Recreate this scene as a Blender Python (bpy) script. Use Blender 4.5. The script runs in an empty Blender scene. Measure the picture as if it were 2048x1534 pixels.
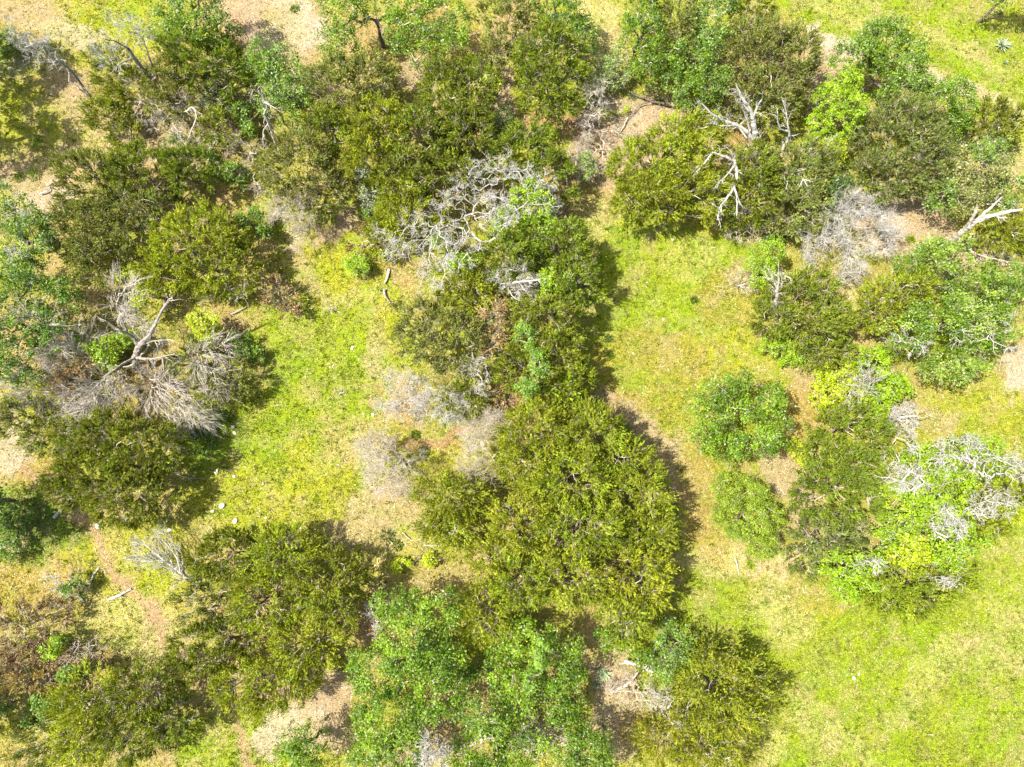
import bpy, math, random
import numpy as np
from mathutils import Vector

C = bpy.context.scene
COL = C.collection
rng = np.random.default_rng(11)
random.seed(5)
R = math.radians

# ------------------------------------------------------------------ camera
CAM_H = 40.0
TILT = R(9.5)
FPX = 1365.33
cam_d = bpy.data.cameras.new('camera')
cam_d.sensor_width = 36
cam_d.lens = 24
cam_d.clip_start = 0.5
cam_d.clip_end = 3000
cam = bpy.data.objects.new('camera', cam_d)
cam.location = (0, 0, CAM_H)
cam.rotation_euler = (TILT, 0, 0)
COL.objects.link(cam)
C.camera = cam

# ------------------------------------------------------------------ light
SUN_EL, SUN_AZ_X = R(61), R(182)          # sun stands to the left of the picture; azimuth measured from +X
world = bpy.data.worlds.new('World')
C.world = world
world.use_nodes = True
wn = world.node_tree
wn.nodes.clear()
wo = wn.nodes.new('ShaderNodeOutputWorld')
wb = wn.nodes.new('ShaderNodeBackground')
ws = wn.nodes.new('ShaderNodeTexSky')
ws.sky_type = 'NISHITA'
ws.sun_disc = False
ws.sun_elevation = SUN_EL
ws.dust_density = 3.5
ws.air_density = 0.8
ws.sun_rotation = R(90) - SUN_AZ_X
wb.inputs['Strength'].default_value = 0.12
wn.links.new(ws.outputs[0], wb.inputs[0])
wn.links.new(wb.outputs[0], wo.inputs[0])

sun_d = bpy.data.lights.new('sun', 'SUN')
sun_d.energy = 4.8
sun_d.angle = R(0.53)
sun_d.color = (1.0, 0.95, 0.85)
sun = bpy.data.objects.new('sun', sun_d)
sdir = Vector((math.cos(SUN_EL) * math.cos(SUN_AZ_X), math.cos(SUN_EL) * math.sin(SUN_AZ_X), math.sin(SUN_EL)))
sun.rotation_euler = sdir.to_track_quat('Z', 'Y').to_euler()
sun.location = (-30, 0, 60)
COL.objects.link(sun)

C.view_settings.view_transform = 'Standard'
C.view_settings.look = 'None'
C.view_settings.gamma = 1
C.view_settings.use_curve_mapping = False
C.view_settings.exposure = 1.3
C.render.engine = 'CYCLES'
C.cycles.max_bounces = 5
C.cycles.diffuse_bounces = 3
C.cycles.transmission_bounces = 3
C.cycles.transparent_max_bounces = 4

# ------------------------------------------------------------------ helpers
CT, ST = math.cos(TILT), math.sin(TILT)


def at(px, py, z=0.0):
    """point of the place seen at photo pixel (px, py), z metres above the ground"""
    dx, dy, dz = (px - 1024) / FPX, -(py - 767) / FPX, -1.0
    d = (dx, dy * CT - dz * ST, dy * ST + dz * CT)
    t = (z - CAM_H) / d[2]
    return np.array((d[0] * t, d[1] * t, z))


def to_px(x, y, z=0.0):
    zz = z - CAM_H
    cy = y * CT + zz * ST
    cz = -y * ST + zz * CT
    return 1024 + FPX * x / (-cz), 767 - FPX * cy / (-cz)


_lat = np.random.default_rng(3).random((256, 256))


def vnoise(x, y, s, seed=0):
    x = np.asarray(x) / s + seed * 17.31
    y = np.asarray(y) / s + seed * 9.77
    xi, yi = np.floor(x).astype(int), np.floor(y).astype(int)
    fx, fy = x - xi, y - yi
    fx, fy = fx * fx * (3 - 2 * fx), fy * fy * (3 - 2 * fy)
    g = lambda a, b: _lat[a % 256, b % 256]
    return (g(xi, yi) * (1 - fx) + g(xi + 1, yi) * fx) * (1 - fy) + (g(xi, yi + 1) * (1 - fx) + g(xi + 1, yi + 1) * fx) * fy


def fbm(x, y, s, seed=0, o=4):
    v, a, t = 0, 1, 0
    for k in range(o):
        v = v + a * vnoise(x, y, s / 2 ** k, seed + k)
        t += a
        a *= 0.55
    return v / t


def norm(v):
    return v / np.maximum(np.linalg.norm(v, axis=-1, keepdims=True), 1e-9)


def rnd_dirs(n):
    return norm(rng.normal(size=(n, 3)))


def link(name, me, mat, parent=None):
    o = bpy.data.objects.new(name, me)
    if mat is not None:
        me.materials.clear()
        me.materials.append(mat)
    COL.objects.link(o)
    if parent is not None:
        o.parent = parent
    return o


def mesh_np(name, verts, faces, cols=None, smooth=False):
    """faces: list of (array n x k)"""
    me = bpy.data.meshes.new(name)
    verts = np.asarray(verts, dtype=np.float32)
    me.vertices.add(len(verts))
    me.vertices.foreach_set('co', verts.ravel())
    loops, starts, tot, base = [], [], [], 0
    for f in faces:
        f = np.asarray(f, dtype=np.int32)
        if len(f) == 0:
            continue
        k = f.shape[1]
        loops.append(f.ravel())
        starts.append(base + np.arange(len(f)) * k)
        tot.append(np.full(len(f), k))
        base += f.size
    loops = np.concatenate(loops)
    starts = np.concatenate(starts)
    me.loops.add(len(loops))
    me.loops.foreach_set('vertex_index', loops.astype(np.int32))
    me.polygons.add(len(starts))
    me.polygons.foreach_set('loop_start', starts.astype(np.int32))
    me.update(calc_edges=True)
    if smooth:
        me.polygons.foreach_set('use_smooth', np.ones(len(starts), dtype=bool))
    else:
        me.polygons.foreach_set('use_smooth', np.zeros(len(starts), dtype=bool))
    if cols is not None:
        a = me.color_attributes.new('tint', 'FLOAT_COLOR', 'POINT')
        c4 = np.ones((len(verts), 4), dtype=np.float32)
        c4[:, :3] = cols
        a.data.foreach_set('color', c4.ravel())
    return me


class Leaves:
    """collects leaf or spray faces"""
    def __init__(s):
        s.v, s.c, s.k = [], [], []

    def tris(s, p, d, l, w, col):
        n = len(p)
        side = norm(np.cross(d, rnd_dirs(n))) * (np.asarray(w).reshape(-1, 1) / 2)
        tip = p + d * np.asarray(l).reshape(-1, 1)
        s.v.append(np.stack((p - side, p + side, tip), 1).reshape(-1, 3))
        s.c.append(np.repeat(col, 3, axis=0))
        s.k.append((3, n))

    def quads(s, p, d, nrm, l, w, col):
        n = len(p)
        side = norm(np.cross(d, nrm)) * (np.asarray(w).reshape(-1, 1) / 2)
        l = np.asarray(l).reshape(-1, 1)
        mid = p + d * l * 0.45
        s.v.append(np.stack((p, mid - side, p + d * l, mid + side), 1).reshape(-1, 3))
        s.c.append(np.repeat(col, 4, axis=0))
        s.k.append((4, n))

    def build(s, name, mat, parent=None, origin=(0, 0, 0)):
        if not s.v:
            return None
        v = np.concatenate(s.v) - np.asarray(origin)
        faces, b = [], 0
        for k, n in s.k:
            faces.append(b + np.arange(n * k).reshape(n, k))
            b += n * k
        return link(name, mesh_np(name, v, faces, np.concatenate(s.c)), mat, parent)


class Wood:
    """collects tapered branch pieces"""
    def __init__(s):
        s.v, s.f, s.n, s.c, s.t = [], [], 0, [], []

    def prisms(s, a, b, ra, rb, sides=3, col=None):
        a, b = np.asarray(a, float), np.asarray(b, float)
        n = len(a)
        if n == 0:
            return
        d = norm(b - a)
        ref = np.where(np.abs(d[:, 2:3]) > 0.9, np.array([[1., 0, 0]]), np.array([[0, 0, 1.]]))
        u = norm(np.cross(d, ref))
        w = np.cross(d, u)
        ang = np.arange(sides) * 2 * math.pi / sides
        ring = u[:, None, :] * np.cos(ang)[None, :, None] + w[:, None, :] * np.sin(ang)[None, :, None]
        ra = np.broadcast_to(ra, (n,)).reshape(-1, 1, 1)
        rb = np.broadcast_to(rb, (n,)).reshape(-1, 1, 1)
        va = a[:, None, :] + ring * ra
        vb = b[:, None, :] + ring * rb
        s.v.append(np.concatenate((va, vb), 1).reshape(-1, 3))
        i = np.arange(sides)
        q = np.stack((i, (i + 1) % sides, (i + 1) % sides + sides, i + sides), 1)
        s.f.append((s.n + np.arange(n)[:, None, None] * 2 * sides + q[None]).reshape(-1, 4))
        s.n += n * 2 * sides
        shade = rng.uniform(0.75, 1.2, (n, 1)) * np.ones((1, 3))
        s.c.append(np.repeat(shade if col is None else col, 2 * sides, axis=0))

    def spikes(s, a, b, r):
        n = len(a)
        if n == 0:
            return
        d = norm(b - a)
        u = norm(np.cross(d, rnd_dirs(n)))
        w = np.cross(d, u)
        V = np.stack((a + u * r, a + (-.5 * u + .866 * w) * r, a - (.5 * u + .866 * w) * r, b), 1)
        s.v.append(V.reshape(-1, 3))
        t = np.array(((0, 1, 3), (1, 2, 3), (2, 0, 3)))
        s.t.append((s.n + np.arange(n)[:, None, None] * 4 + t[None]).reshape(-1, 3))
        s.n += n * 4
        s.c.append(np.repeat(rng.uniform(0.75, 1.2, (n, 1)) * np.ones((1, 3)), 4, axis=0))

    def tube(s, pts, r0, r1, sides=7, wob=0.0):
        """smooth tapered limb through the points"""
        pts = [np.asarray(p, float) for p in pts]
        P = []
        m = len(pts)
        for i in range(m - 1):
            p0, p1, p2, p3 = pts[max(i - 1, 0)], pts[i], pts[i + 1], pts[min(i + 2, m - 1)]
            k = max(2, int(np.linalg.norm(p2 - p1) / 0.16))
            for j in range(k):
                t = j / k
                P.append(0.5 * (2 * p1 + (p2 - p0) * t + (2 * p0 - 5 * p1 + 4 * p2 - p3) * t * t + (3 * p1 - p0 - 3 * p2 + p3) * t ** 3))
        P.append(pts[-1])
        P = np.array(P)
        if wob:
            P[1:-1] += rng.normal(size=(len(P) - 2, 3)) * wob
        n = len(P)
        rr = np.linspace(r0, r1, n) * rng.uniform(0.85, 1.15, n)
        d = norm(np.gradient(P, axis=0))
        u = np.cross(d, (0.3, 0.2, 0.93))
        u = norm(u)
        w = np.cross(d, u)
        ang = np.arange(sides) * 2 * math.pi / sides
        ring = u[:, None] * np.cos(ang)[None, :, None] + w[:, None] * np.sin(ang)[None, :, None]
        V = P[:, None] + ring * (rr[:, None, None] * rng.uniform(0.85, 1.15, (n, sides, 1)))
        s.v.append(V.reshape(-1, 3))
        i = np.arange(sides)
        q = np.stack((i, (i + 1) % sides, (i + 1) % sides + sides, i + sides), 1)
        f = (s.n + np.arange(n - 1)[:, None, None] * sides + q[None]).reshape(-1, 4)
        s.f.append(f)
        s.n += n * sides
        s.c.append(np.repeat(rng.uniform(0.85, 1.12, (n, 1)) * np.ones((1, 3)), sides, axis=0))
        return P

    def build(s, name, mat, parent=None, origin=(0, 0, 0), smooth=False):
        if not s.v:
            return None
        return link(name, mesh_np(name, np.concatenate(s.v) - np.asarray(origin), ([np.concatenate(s.f)] if s.f else []) + ([np.concatenate(s.t)] if s.t else []), np.concatenate(s.c), smooth), mat, parent)


def tag(o, label=None, cat=None, group=None, kind=None):
    if label: o['label'] = label
    if cat: o['category'] = cat
    if group: o['group'] = group
    if kind: o['kind'] = kind
    return o


def empty(name, loc):
    o = bpy.data.objects.new(name, None)
    o.empty_display_size = 0.3
    o.location = tuple(loc)
    COL.objects.link(o)
    return o


# ------------------------------------------------------------------ materials
def new_mat(name):
    m = bpy.data.materials.new(name)
    m.use_nodes = True
    m.node_tree.nodes.clear()
    return m, m.node_tree.nodes, m.node_tree.links


def leaf_material(name, transl=0.35, gloss=0.05, rough=0.5, trans_tint=(1.25, 1.1, 0.5)):
    m, N, L = new_mat(name)
    out = N.new('ShaderNodeOutputMaterial')
    at_ = N.new('ShaderNodeAttribute'); at_.attribute_name = 'tint'
    geo = N.new('ShaderNodeNewGeometry')
    mr = N.new('ShaderNodeMapRange')
    mr.inputs['To Min'].default_value = 0.72
    mr.inputs['To Max'].default_value = 1.28
    L.new(geo.outputs['Random Per Island'], mr.inputs['Value'])
    mul = N.new('ShaderNodeVectorMath'); mul.operation = 'SCALE'
    L.new(at_.outputs['Color'], mul.inputs[0]); L.new(mr.outputs[0], mul.inputs['Scale'])
    dif = N.new('ShaderNodeBsdfDiffuse'); L.new(mul.outputs[0], dif.inputs['Color'])
    tr = N.new('ShaderNodeBsdfTranslucent')
    tm = N.new('ShaderNodeVectorMath'); tm.operation = 'MULTIPLY'
    tm.inputs[1].default_value = trans_tint
    L.new(mul.outputs[0], tm.inputs[0]); L.new(tm.outputs[0], tr.inputs['Color'])
    mx = N.new('ShaderNodeMixShader'); mx.inputs[0].default_value = transl
    L.new(dif.outputs[0], mx.inputs[1]); L.new(tr.outputs[0], mx.inputs[2])
    gl = N.new('ShaderNodeBsdfGlossy'); gl.inputs['Roughness'].default_value = rough
    m2 = N.new('ShaderNodeMixShader'); m2.inputs[0].default_value = gloss
    L.new(mx.outputs[0], m2.inputs[1]); L.new(gl.outputs[0], m2.inputs[2])
    L.new(m2.outputs[0], out.inputs[0])
    return m


def wood_material(name, base, rough=0.85, scale=9, dark=0.55):
    m, N, L = new_mat(name)
    out = N.new('ShaderNodeOutputMaterial')
    b = N.new('ShaderNodeBsdfPrincipled')
    b.inputs['Roughness'].default_value = rough
    b.inputs['Specular IOR Level'].default_value = 0.15
    tc = N.new('ShaderNodeNewGeometry')
    n = N.new('ShaderNodeTexNoise'); n.inputs['Scale'].default_value = scale; n.inputs['Detail'].default_value = 5
    L.new(tc.outputs['Position'], n.inputs['Vector'])
    cr = N.new('ShaderNodeValToRGB')
    cr.color_ramp.elements[0].position = 0.3
    cr.color_ramp.elements[0].color = (*[c * dark for c in base], 1)
    cr.color_ramp.elements[1].position = 0.65
    cr.color_ramp.elements[1].color = (*base, 1)
    L.new(n.outputs['Fac'], cr.inputs[0])
    at_ = N.new('ShaderNodeAttribute'); at_.attribute_name = 'tint'
    mu = N.new('ShaderNodeVectorMath'); mu.operation = 'MULTIPLY'
    L.new(cr.outputs[0], mu.inputs[0]); L.new(at_.outputs['Color'], mu.inputs[1])
    L.new(mu.outputs[0], b.inputs['Base Color'])
    bp = N.new('ShaderNodeBump'); bp.inputs['Distance'].default_value = 0.02
    L.new(n.outputs['Fac'], bp.inputs['Height']); L.new(bp.outputs[0], b.inputs['Normal'])
    L.new(b.outputs[0], out.inputs[0])
    return m


M = {
    'cedar': leaf_material('cedar_foliage', 0.40, 0.015, 0.6, (1.3, 1.1, 0.4)),
    'oak': leaf_material('oak_foliage', 0.38, 0.035, 0.45, (1.15, 1.2, 0.5)),
    'vine': leaf_material('vine_foliage', 0.45, 0.03, 0.45, (1.2, 1.15, 0.4)),
    'grass': leaf_material('grass_blades', 0.35, 0.03, 0.6, (1.2, 1.1, 0.5)),
    'litter': leaf_material('dry_litter', 0.05, 0.02, 0.8, (1, 1, 1)),
    'bark': wood_material('grey_brown_bark', (0.17, 0.14, 0.11)),
    'deadwhite': wood_material('bleached_lichen_wood', (0.47, 0.45, 0.40), scale=14, dark=0.55),
    'deadtrunk': wood_material('old_grey_trunk_wood', (0.30, 0.265, 0.22), scale=8, dark=0.5),
    'deadgrey': wood_material('weathered_grey_wood', (0.48, 0.435, 0.36), scale=10, dark=0.6),
    'deadtan': wood_material('tan_dead_twigs', (0.47, 0.41, 0.32), scale=10, dark=0.6),
    'rust': leaf_material('rusty_dead_needles', 0.15, 0.02, 0.8, (1, 1, 1)),
}

# ------------------------------------------------------------------ ground colour field (what grows where, plus a few painted shade patches)
GREEN = np.array((0.183, 0.246, 0.012))
YELLOW = np.array((0.245, 0.255, 0.018))
OLIVE = np.array((0.265, 0.190, 0.045))
TAN = np.array((0.300, 0.225, 0.140))
STRAW = np.array((0.340, 0.305, 0.120))
RED = np.array((0.270, 0.155, 0.085))
PALE = np.array((0.360, 0.305, 0.230))
SHADED_GREEN = np.array((0.070, 0.130, 0.020))  # green undergrowth darkened for tree shade; the shadow is painted into this colour

# (px, py, rx, ry, angle, colour, strength, grass cover)
PATCH = [
    (1330, 600, 210, 240, 0, GREEN, 1, .95), (1280, 520, 110, 130, 0, GREEN, .8, 1),
    (1500, 740, 130, 90, .5, YELLOW, .9, .9), (1300, 740, 150, 95, 0, OLIVE, .5, .7),
    (1380, 520, 60, 40, 0, STRAW, .35, .6), (1460, 600, 70, 50, .4, OLIVE, .5, .6),
    (1230, 820, 80, 25, .2, TAN, .7, .3), (1290, 870, 60, 45, .5, TAN, .8, .25),
    (1190, 440, 40, 50, 0, STRAW, .55, .5), (1340, 930, 70, 60, 1, TAN, .5, .45),
    (680, 620, 130, 130, 0, YELLOW, .9, .9), (640, 740, 150, 160, 0, GREEN, 1, .95),
    (560, 900, 200, 160, -.4, GREEN, .95, .95), (700, 950, 150, 130, 0, YELLOW, .85, .85),
    (480, 1000, 130, 70, 0, YELLOW, .7, .7), (720, 880, 80, 60, 0, TAN, .35, .5),
    (640, 500, 90, 70, 0, YELLOW, .8, .8), (700, 590, 70, 18, .1, STRAW, .4, .5), (760, 700, 30, 60, 0, TAN, .5, .4),
    (620, 530, 22, 90, -.5, TAN, .5, .3), (690, 440, 70, 22, -.5, TAN, .9, .15),
    (860, 880, 110, 13, 0, RED, .85, .15), (870, 920, 70, 30, 0, YELLOW, .6, .6), (780, 1020, 80, 55, 0, TAN, .75, .3),
    (760, 1110, 70, 60, 0, YELLOW, .5, .6), (740, 1080, 70, 35, 0, TAN, .7, .25),
    (1700, 1400, 460, 280, 0, GREEN, 1, .95), (1500, 1200, 190, 110, 0, GREEN, .85, .9), (1960, 1100, 160, 420, 0, GREEN, .85, .85),
    (1560, 1230, 90, 70, .6, STRAW, .55, .6), (1640, 1450, 150, 34, .7, STRAW, .4, .6), (1850, 1350, 34, 150, .6, STRAW, .4, .6),
    (1450, 1110, 110, 35, 0, STRAW, .75, .4), (1560, 1120, 28, 60, -.2, STRAW, .8, .3), (1500, 1480, 60, 80, .3, STRAW, .55, .5),
    (1400, 1000, 55, 130, -.1, OLIVE, .55, .6), (1560, 930, 50, 60, 0, TAN, .85, .2), (1600, 1010, 35, 60, 0, TAN, .85, .1),
    (1590, 830, 40, 90, 0, OLIVE, .75, .5), (1610, 740, 50, 40, 0, TAN, .5, .4),
    (1950, 830, 150, 80, 0, YELLOW, .8, .8), (2040, 740, 40, 60, 0, PALE, .9, .1),
    (1880, 830, 50, 25, 0, TAN, .6, .3), (2010, 1280, 80, 90, 0, STRAW, .4, .6),
    (1800, 60, 330, 110, .42, GREEN, 1, .95), (1950, 130, 180, 90, .42, GREEN, .9, .95), (1700, 30, 120, 30, .3, STRAW, .45, .6),
    (1900, 70, 200, 14, .42, STRAW, .5, .6), (1780, 90, 180, 12, .42, STRAW, .5, .6),
    (1660, 100, 80, 22, .6, PALE, 1, .08), (1640, 130, 40, 30, .6, PALE, .8, .1), (1900, 165, 150, 13, .42, PALE, .9, .15), (2000, 215, 90, 14, .42, STRAW, .7, .3),
    (1640, 170, 28, 70, .2, TAN, .9, .15), (1970, 330, 90, 60, 0, STRAW, .6, .4),
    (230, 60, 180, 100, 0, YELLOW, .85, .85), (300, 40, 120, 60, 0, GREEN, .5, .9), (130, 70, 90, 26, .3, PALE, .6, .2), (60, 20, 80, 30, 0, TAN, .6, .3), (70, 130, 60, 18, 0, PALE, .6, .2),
    (560, 50, 90, 75, 0, PALE, .95, .1), (590, 150, 70, 60, 0, TAN, .7, .35), (500, 30, 60, 50, 0, TAN, .95, .1), (570, 60, 50, 60, .4, YELLOW, .25, .5), (490, 90, 40, 40, 0, RED, .5, .1),
    (140, 200, 60, 60, 0, TAN, .6, .3), (60, 330, 100, 80, .3, TAN, .7, .3), (90, 390, 60, 30, 0, PALE, .6, .1), (40, 250, 90, 70, 0, YELLOW, .55, .6),
    (50, 120, 80, 40, 0, SHADED_GREEN, .4, .9), (300, 250, 110, 50, 0, TAN, .75, .3), (230, 300, 90, 40, 0, TAN, .5, .4), (340, 305, 30, 18, 0, PALE, .8, .1),  # the dark green patch paints tree shadow into the upper left corner
    (1270, 260, 110, 75, 0, TAN, 1, .12), (1240, 220, 60, 30, 0, PALE, .4, .1), (1190, 310, 60, 60, 0, TAN, 1, .12), (1200, 90, 60, 110, 0, STRAW, .8, .4), (970, 160, 60, 70, 0, STRAW, .75, .4),
    (1010, 200, 30, 60, 0, TAN, .9, .2), (1090, 250, 80, 25, .1, RED, .85, .1), (1180, 250, 40, 30, 0, RED, .6, .1), (1480, 290, 70, 60, 0, RED, .7, .1), (950, 30, 50, 70, 0, YELLOW, .6, .6),
    (860, 70, 120, 70, 0, RED, .5, .2), (640, 180, 60, 40, 0, TAN, .7, .3), (815, 150, 40, 30, 0, TAN, .9, .2),
    (1800, 450, 120, 70, .2, TAN, 1, .12), (1750, 430, 60, 50, 0, PALE, .8, .05), (1900, 510, 60, 60, 0, TAN, .9, .1), (1600, 480, 100, 40, 0, OLIVE, .7, .5), (1700, 600, 22, 90, -.1, STRAW, .8, .3),
    (1460, 450, 130, 26, .1, YELLOW, .8, .8), (1500, 560, 50, 30, 0, TAN, .6, .3), (1960, 310, 60, 40, 0, STRAW, .8, .3),
    (260, 1160, 170, 110, 0, YELLOW, .8, .7), (260, 1260, 110, 90, 0, STRAW, .6, .5), (330, 1280, 60, 70, 0, TAN, .35, .4), (60, 1180, 130, 60, 0, OLIVE, .7, .5),
    (30, 900, 60, 60, 0, PALE, .7, .15), (90, 950, 60, 40, 0, OLIVE, .7, .4), (190, 1080, 110, 50, .3, YELLOW, .6, .6),
    (70, 1040, 130, 80, 0, SHADED_GREEN, .8, .9), (430, 890, 60, 70, 0, SHADED_GREEN, .4, .9),  # green undergrowth with painted shade where tree shadows fall
    (460, 1490, 150, 70, 0, GREEN, .9, .9), (650, 1400, 40, 80, 0, TAN, .95, .1), (570, 1460, 80, 50, -.4, PALE, .75, .15), (640, 1480, 60, 40, 0, TAN, .8, .2),
    (1240, 1430, 60, 110, -.1, TAN, .9, .15), (1220, 1340, 50, 50, 0, TAN, .8, .15), (1330, 1470, 90, 60, 0, OLIVE, .6, .4),
    (750, 1230, 60, 50, 0, RED, .6, .2), (560, 1230, 260, 40, .1, RED, .35, .3),
    (1640, 1200, 60, 30, .4, OLIVE, .5, .6), (160, 1330, 100, 50, 0, RED, .6, .2),
]
TRAIL = [(60, 930), (190, 1060), (215, 1120), (262, 1150), (290, 1200), (318, 1235), (345, 1300), (400, 1380), (455, 1450), (480, 1490), (520, 1560)]
TRAIL2 = [(1190, 815), (1270, 855), (1340, 940), (1400, 1040), (1560, 1130), (1640, 1180)]


def trail_mask(px, py, line, w):
    best = np.full(np.shape(px), 1e9)
    for (x0, y0), (x1, y1) in zip(line[:-1], line[1:]):
        dx, dy = x1 - x0, y1 - y0
        t = np.clip(((px - x0) * dx + (py - y0) * dy) / (dx * dx + dy * dy), 0, 1)
        best = np.minimum(best, np.hypot(px - x0 - t * dx, py - y0 - t * dy))
    return np.clip(1.6 - best / w, 0, 1)


def ground_field(x, y):
    px, py = to_px(x, y)
    wx = px + 70 * (fbm(x, y, 3.0, 1) - .5) + 34 * (fbm(x, y, .7, 7, 3) - .5)
    wy = py + 70 * (fbm(x, y, 3.0, 2) - .5) + 34 * (fbm(x, y, .7, 8, 3) - .5)
    n1 = np.clip(fbm(x, y, 3.5, 3) * 2.6 - .75, 0, 1)[..., None]
    col = (TAN * .45 + OLIVE * .55) * (1 - n1) + (YELLOW * .6 + GREEN * .4) * n1
    far = np.clip((np.maximum(np.abs(px - 1024) / 1024, np.abs(py - 767) / 767) - 1.0) / .4, 0, 1)[..., None]
    col = col * (1 - far) + (GREEN * .6 + YELLOW * .3 + TAN * .1) * far
    cov = .3 + .5 * n1[..., 0] + far[..., 0] * .4
    rag = .55 * (fbm(x, y, .38, 101, 3) - .5) + .45 * (fbm(x, y, 1.1, 111, 3) - .5)
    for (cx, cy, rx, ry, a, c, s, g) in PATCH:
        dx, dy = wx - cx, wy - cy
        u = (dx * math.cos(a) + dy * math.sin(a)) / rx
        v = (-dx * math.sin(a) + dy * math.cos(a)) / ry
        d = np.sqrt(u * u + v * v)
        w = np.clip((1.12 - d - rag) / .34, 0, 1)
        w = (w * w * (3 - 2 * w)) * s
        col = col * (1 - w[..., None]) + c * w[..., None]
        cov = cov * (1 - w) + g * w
    t = np.maximum(trail_mask(wx, wy, TRAIL, 10) * .85, trail_mask(wx, wy, TRAIL2, 12) * .35)
    col = col * (1 - t[..., None]) + (RED * .6 + TAN * .4) * t[..., None]
    cov = cov * (1 - t * .9)
    # patchy mixing: bare, yellowed and lush spots
    p1 = np.clip((fbm(x, y, 1.3, 21) - .56) * 7, 0, 1)[..., None]
    p2 = np.clip((fbm(x, y, 0.9, 31) - .58) * 8, 0, 1)[..., None]
    p3 = np.clip((fbm(x, y, 2.3, 41) - .55) * 6, 0, 1)[..., None]
    p4 = np.clip((fbm(x, y, .5, 91, 3) - .5) * 7, 0, 1)[..., None]
    col = col * (1 - .26 * p4) + (TAN * .7 + STRAW * .3) * .26 * p4
    g = cov[..., None]
    col = col * (1 - .38 * p1) + (TAN * .6 + OLIVE * .4) * .38 * p1
    col = col * (1 - .5 * p2 * g) + GREEN * np.array((.8, 1.0, 1)) * .5 * p2 * g
    col = col * (1 - .35 * p3 * g) + YELLOW * .35 * p3 * g
    cov = cov * (1 - .45 * p1[..., 0])
    return col, cov


def ground_z(x, y):
    return 0.22 * (fbm(x, y, 9, 51, 2) - .5) + 0.05 * (fbm(x, y, .8, 61, 3) - .5)


def axis_coords(lo, hi, step, far):
    core = np.arange(lo, hi + step * .5, step)
    out, s, p = [], step, hi
    while p < far:
        s *= 1.5
        p += s
        out.append(p)
    right = np.array(out)
    out, s, p = [], step, lo
    while p > -far:
        s *= 1.5
        p -= s
        out.append(p)
    return np.concatenate((np.array(out)[::-1], core, right))


gx = axis_coords(-36, 36, .24, 900)
gy = axis_coords(-22, 34, .24, 900)
GX, GY = np.meshgrid(gx, gy)
inside = (np.abs(GX) < 60) & (np.abs(GY) < 60)
GZ = np.where(inside, ground_z(GX, GY), 0)
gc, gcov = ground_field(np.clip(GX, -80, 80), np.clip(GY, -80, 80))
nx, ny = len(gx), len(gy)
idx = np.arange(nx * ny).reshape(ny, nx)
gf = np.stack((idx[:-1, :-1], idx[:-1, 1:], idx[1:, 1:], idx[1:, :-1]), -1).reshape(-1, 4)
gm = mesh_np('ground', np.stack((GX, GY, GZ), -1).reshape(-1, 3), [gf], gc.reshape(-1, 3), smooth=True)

m, N, L = new_mat('meadow_soil')
out = N.new('ShaderNodeOutputMaterial')
b = N.new('ShaderNodeBsdfPrincipled'); b.inputs['Roughness'].default_value = 1; b.inputs['Specular IOR Level'].default_value = 0.05
ga = N.new('ShaderNodeAttribute'); ga.attribute_name = 'tint'
gp = N.new('ShaderNodeNewGeometry')


def nz(scale, detail=4, rough=.6):
    n = N.new('ShaderNodeTexNoise')
    n.inputs['Scale'].default_value = scale; n.inputs['Detail'].default_value = detail; n.inputs['Roughness'].default_value = rough
    L.new(gp.outputs['Position'], n.inputs['Vector'])
    return n


def ramp(src, p0, c0, p1, c1):
    r = N.new('ShaderNodeValToRGB')
    r.color_ramp.elements[0].position = p0; r.color_ramp.elements[0].color = (*c0, 1)
    r.color_ramp.elements[1].position = p1; r.color_ramp.elements[1].color = (*c1, 1)
    L.new(src, r.inputs[0])
    return r


def mulc(a, b_):
    v = N.new('ShaderNodeVectorMath'); v.operation = 'MULTIPLY'
    L.new(a, v.inputs[0]); L.new(b_, v.inputs[1])
    return v.outputs[0]


n1, n2, n3 = nz(5, 4), nz(19, 5, .7), nz(1.3, 3)
c = mulc(ga.outputs['Color'], ramp(n1.outputs['Fac'], .3, (.72, .76, .62), .7, (1.18, 1.14, 1.2)).outputs[0])
c = mulc(c, ramp(n2.outputs['Fac'], .34, (.36, .38, .30), .62, (1.36, 1.34, 1.4)).outputs[0])
c = mulc(c, ramp(n3.outputs['Fac'], .3, (.9, .92, .9), .7, (1.08, 1.05, 1.08)).outputs[0])
L.new(c, b.inputs['Base Color'])
bp = N.new('ShaderNodeBump'); bp.inputs['Distance'].default_value = 0.06; bp.inputs['Strength'].default_value = .9
L.new(n2.outputs['Fac'], bp.inputs['Height']); L.new(bp.outputs[0], b.inputs['Normal'])
L.new(b.outputs[0], out.inputs[0])
ground = link('ground', gm, m)
tag(ground, 'sunlit meadow ground of short grass, tan soil and worn dirt trail', None, None, 'structure')


# ------------------------------------------------------------------ ground cover
def scatter(n, seed):
    r = np.random.default_rng(seed)
    px = r.uniform(-60, 2108, n); py = r.uniform(-60, 1594, n)
    dx, dy = (px - 1024) / FPX, -(py - 767) / FPX
    d2 = dy * ST - CT
    t = -CAM_H / d2
    return dx * t, (dy * CT + ST) * t


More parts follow.
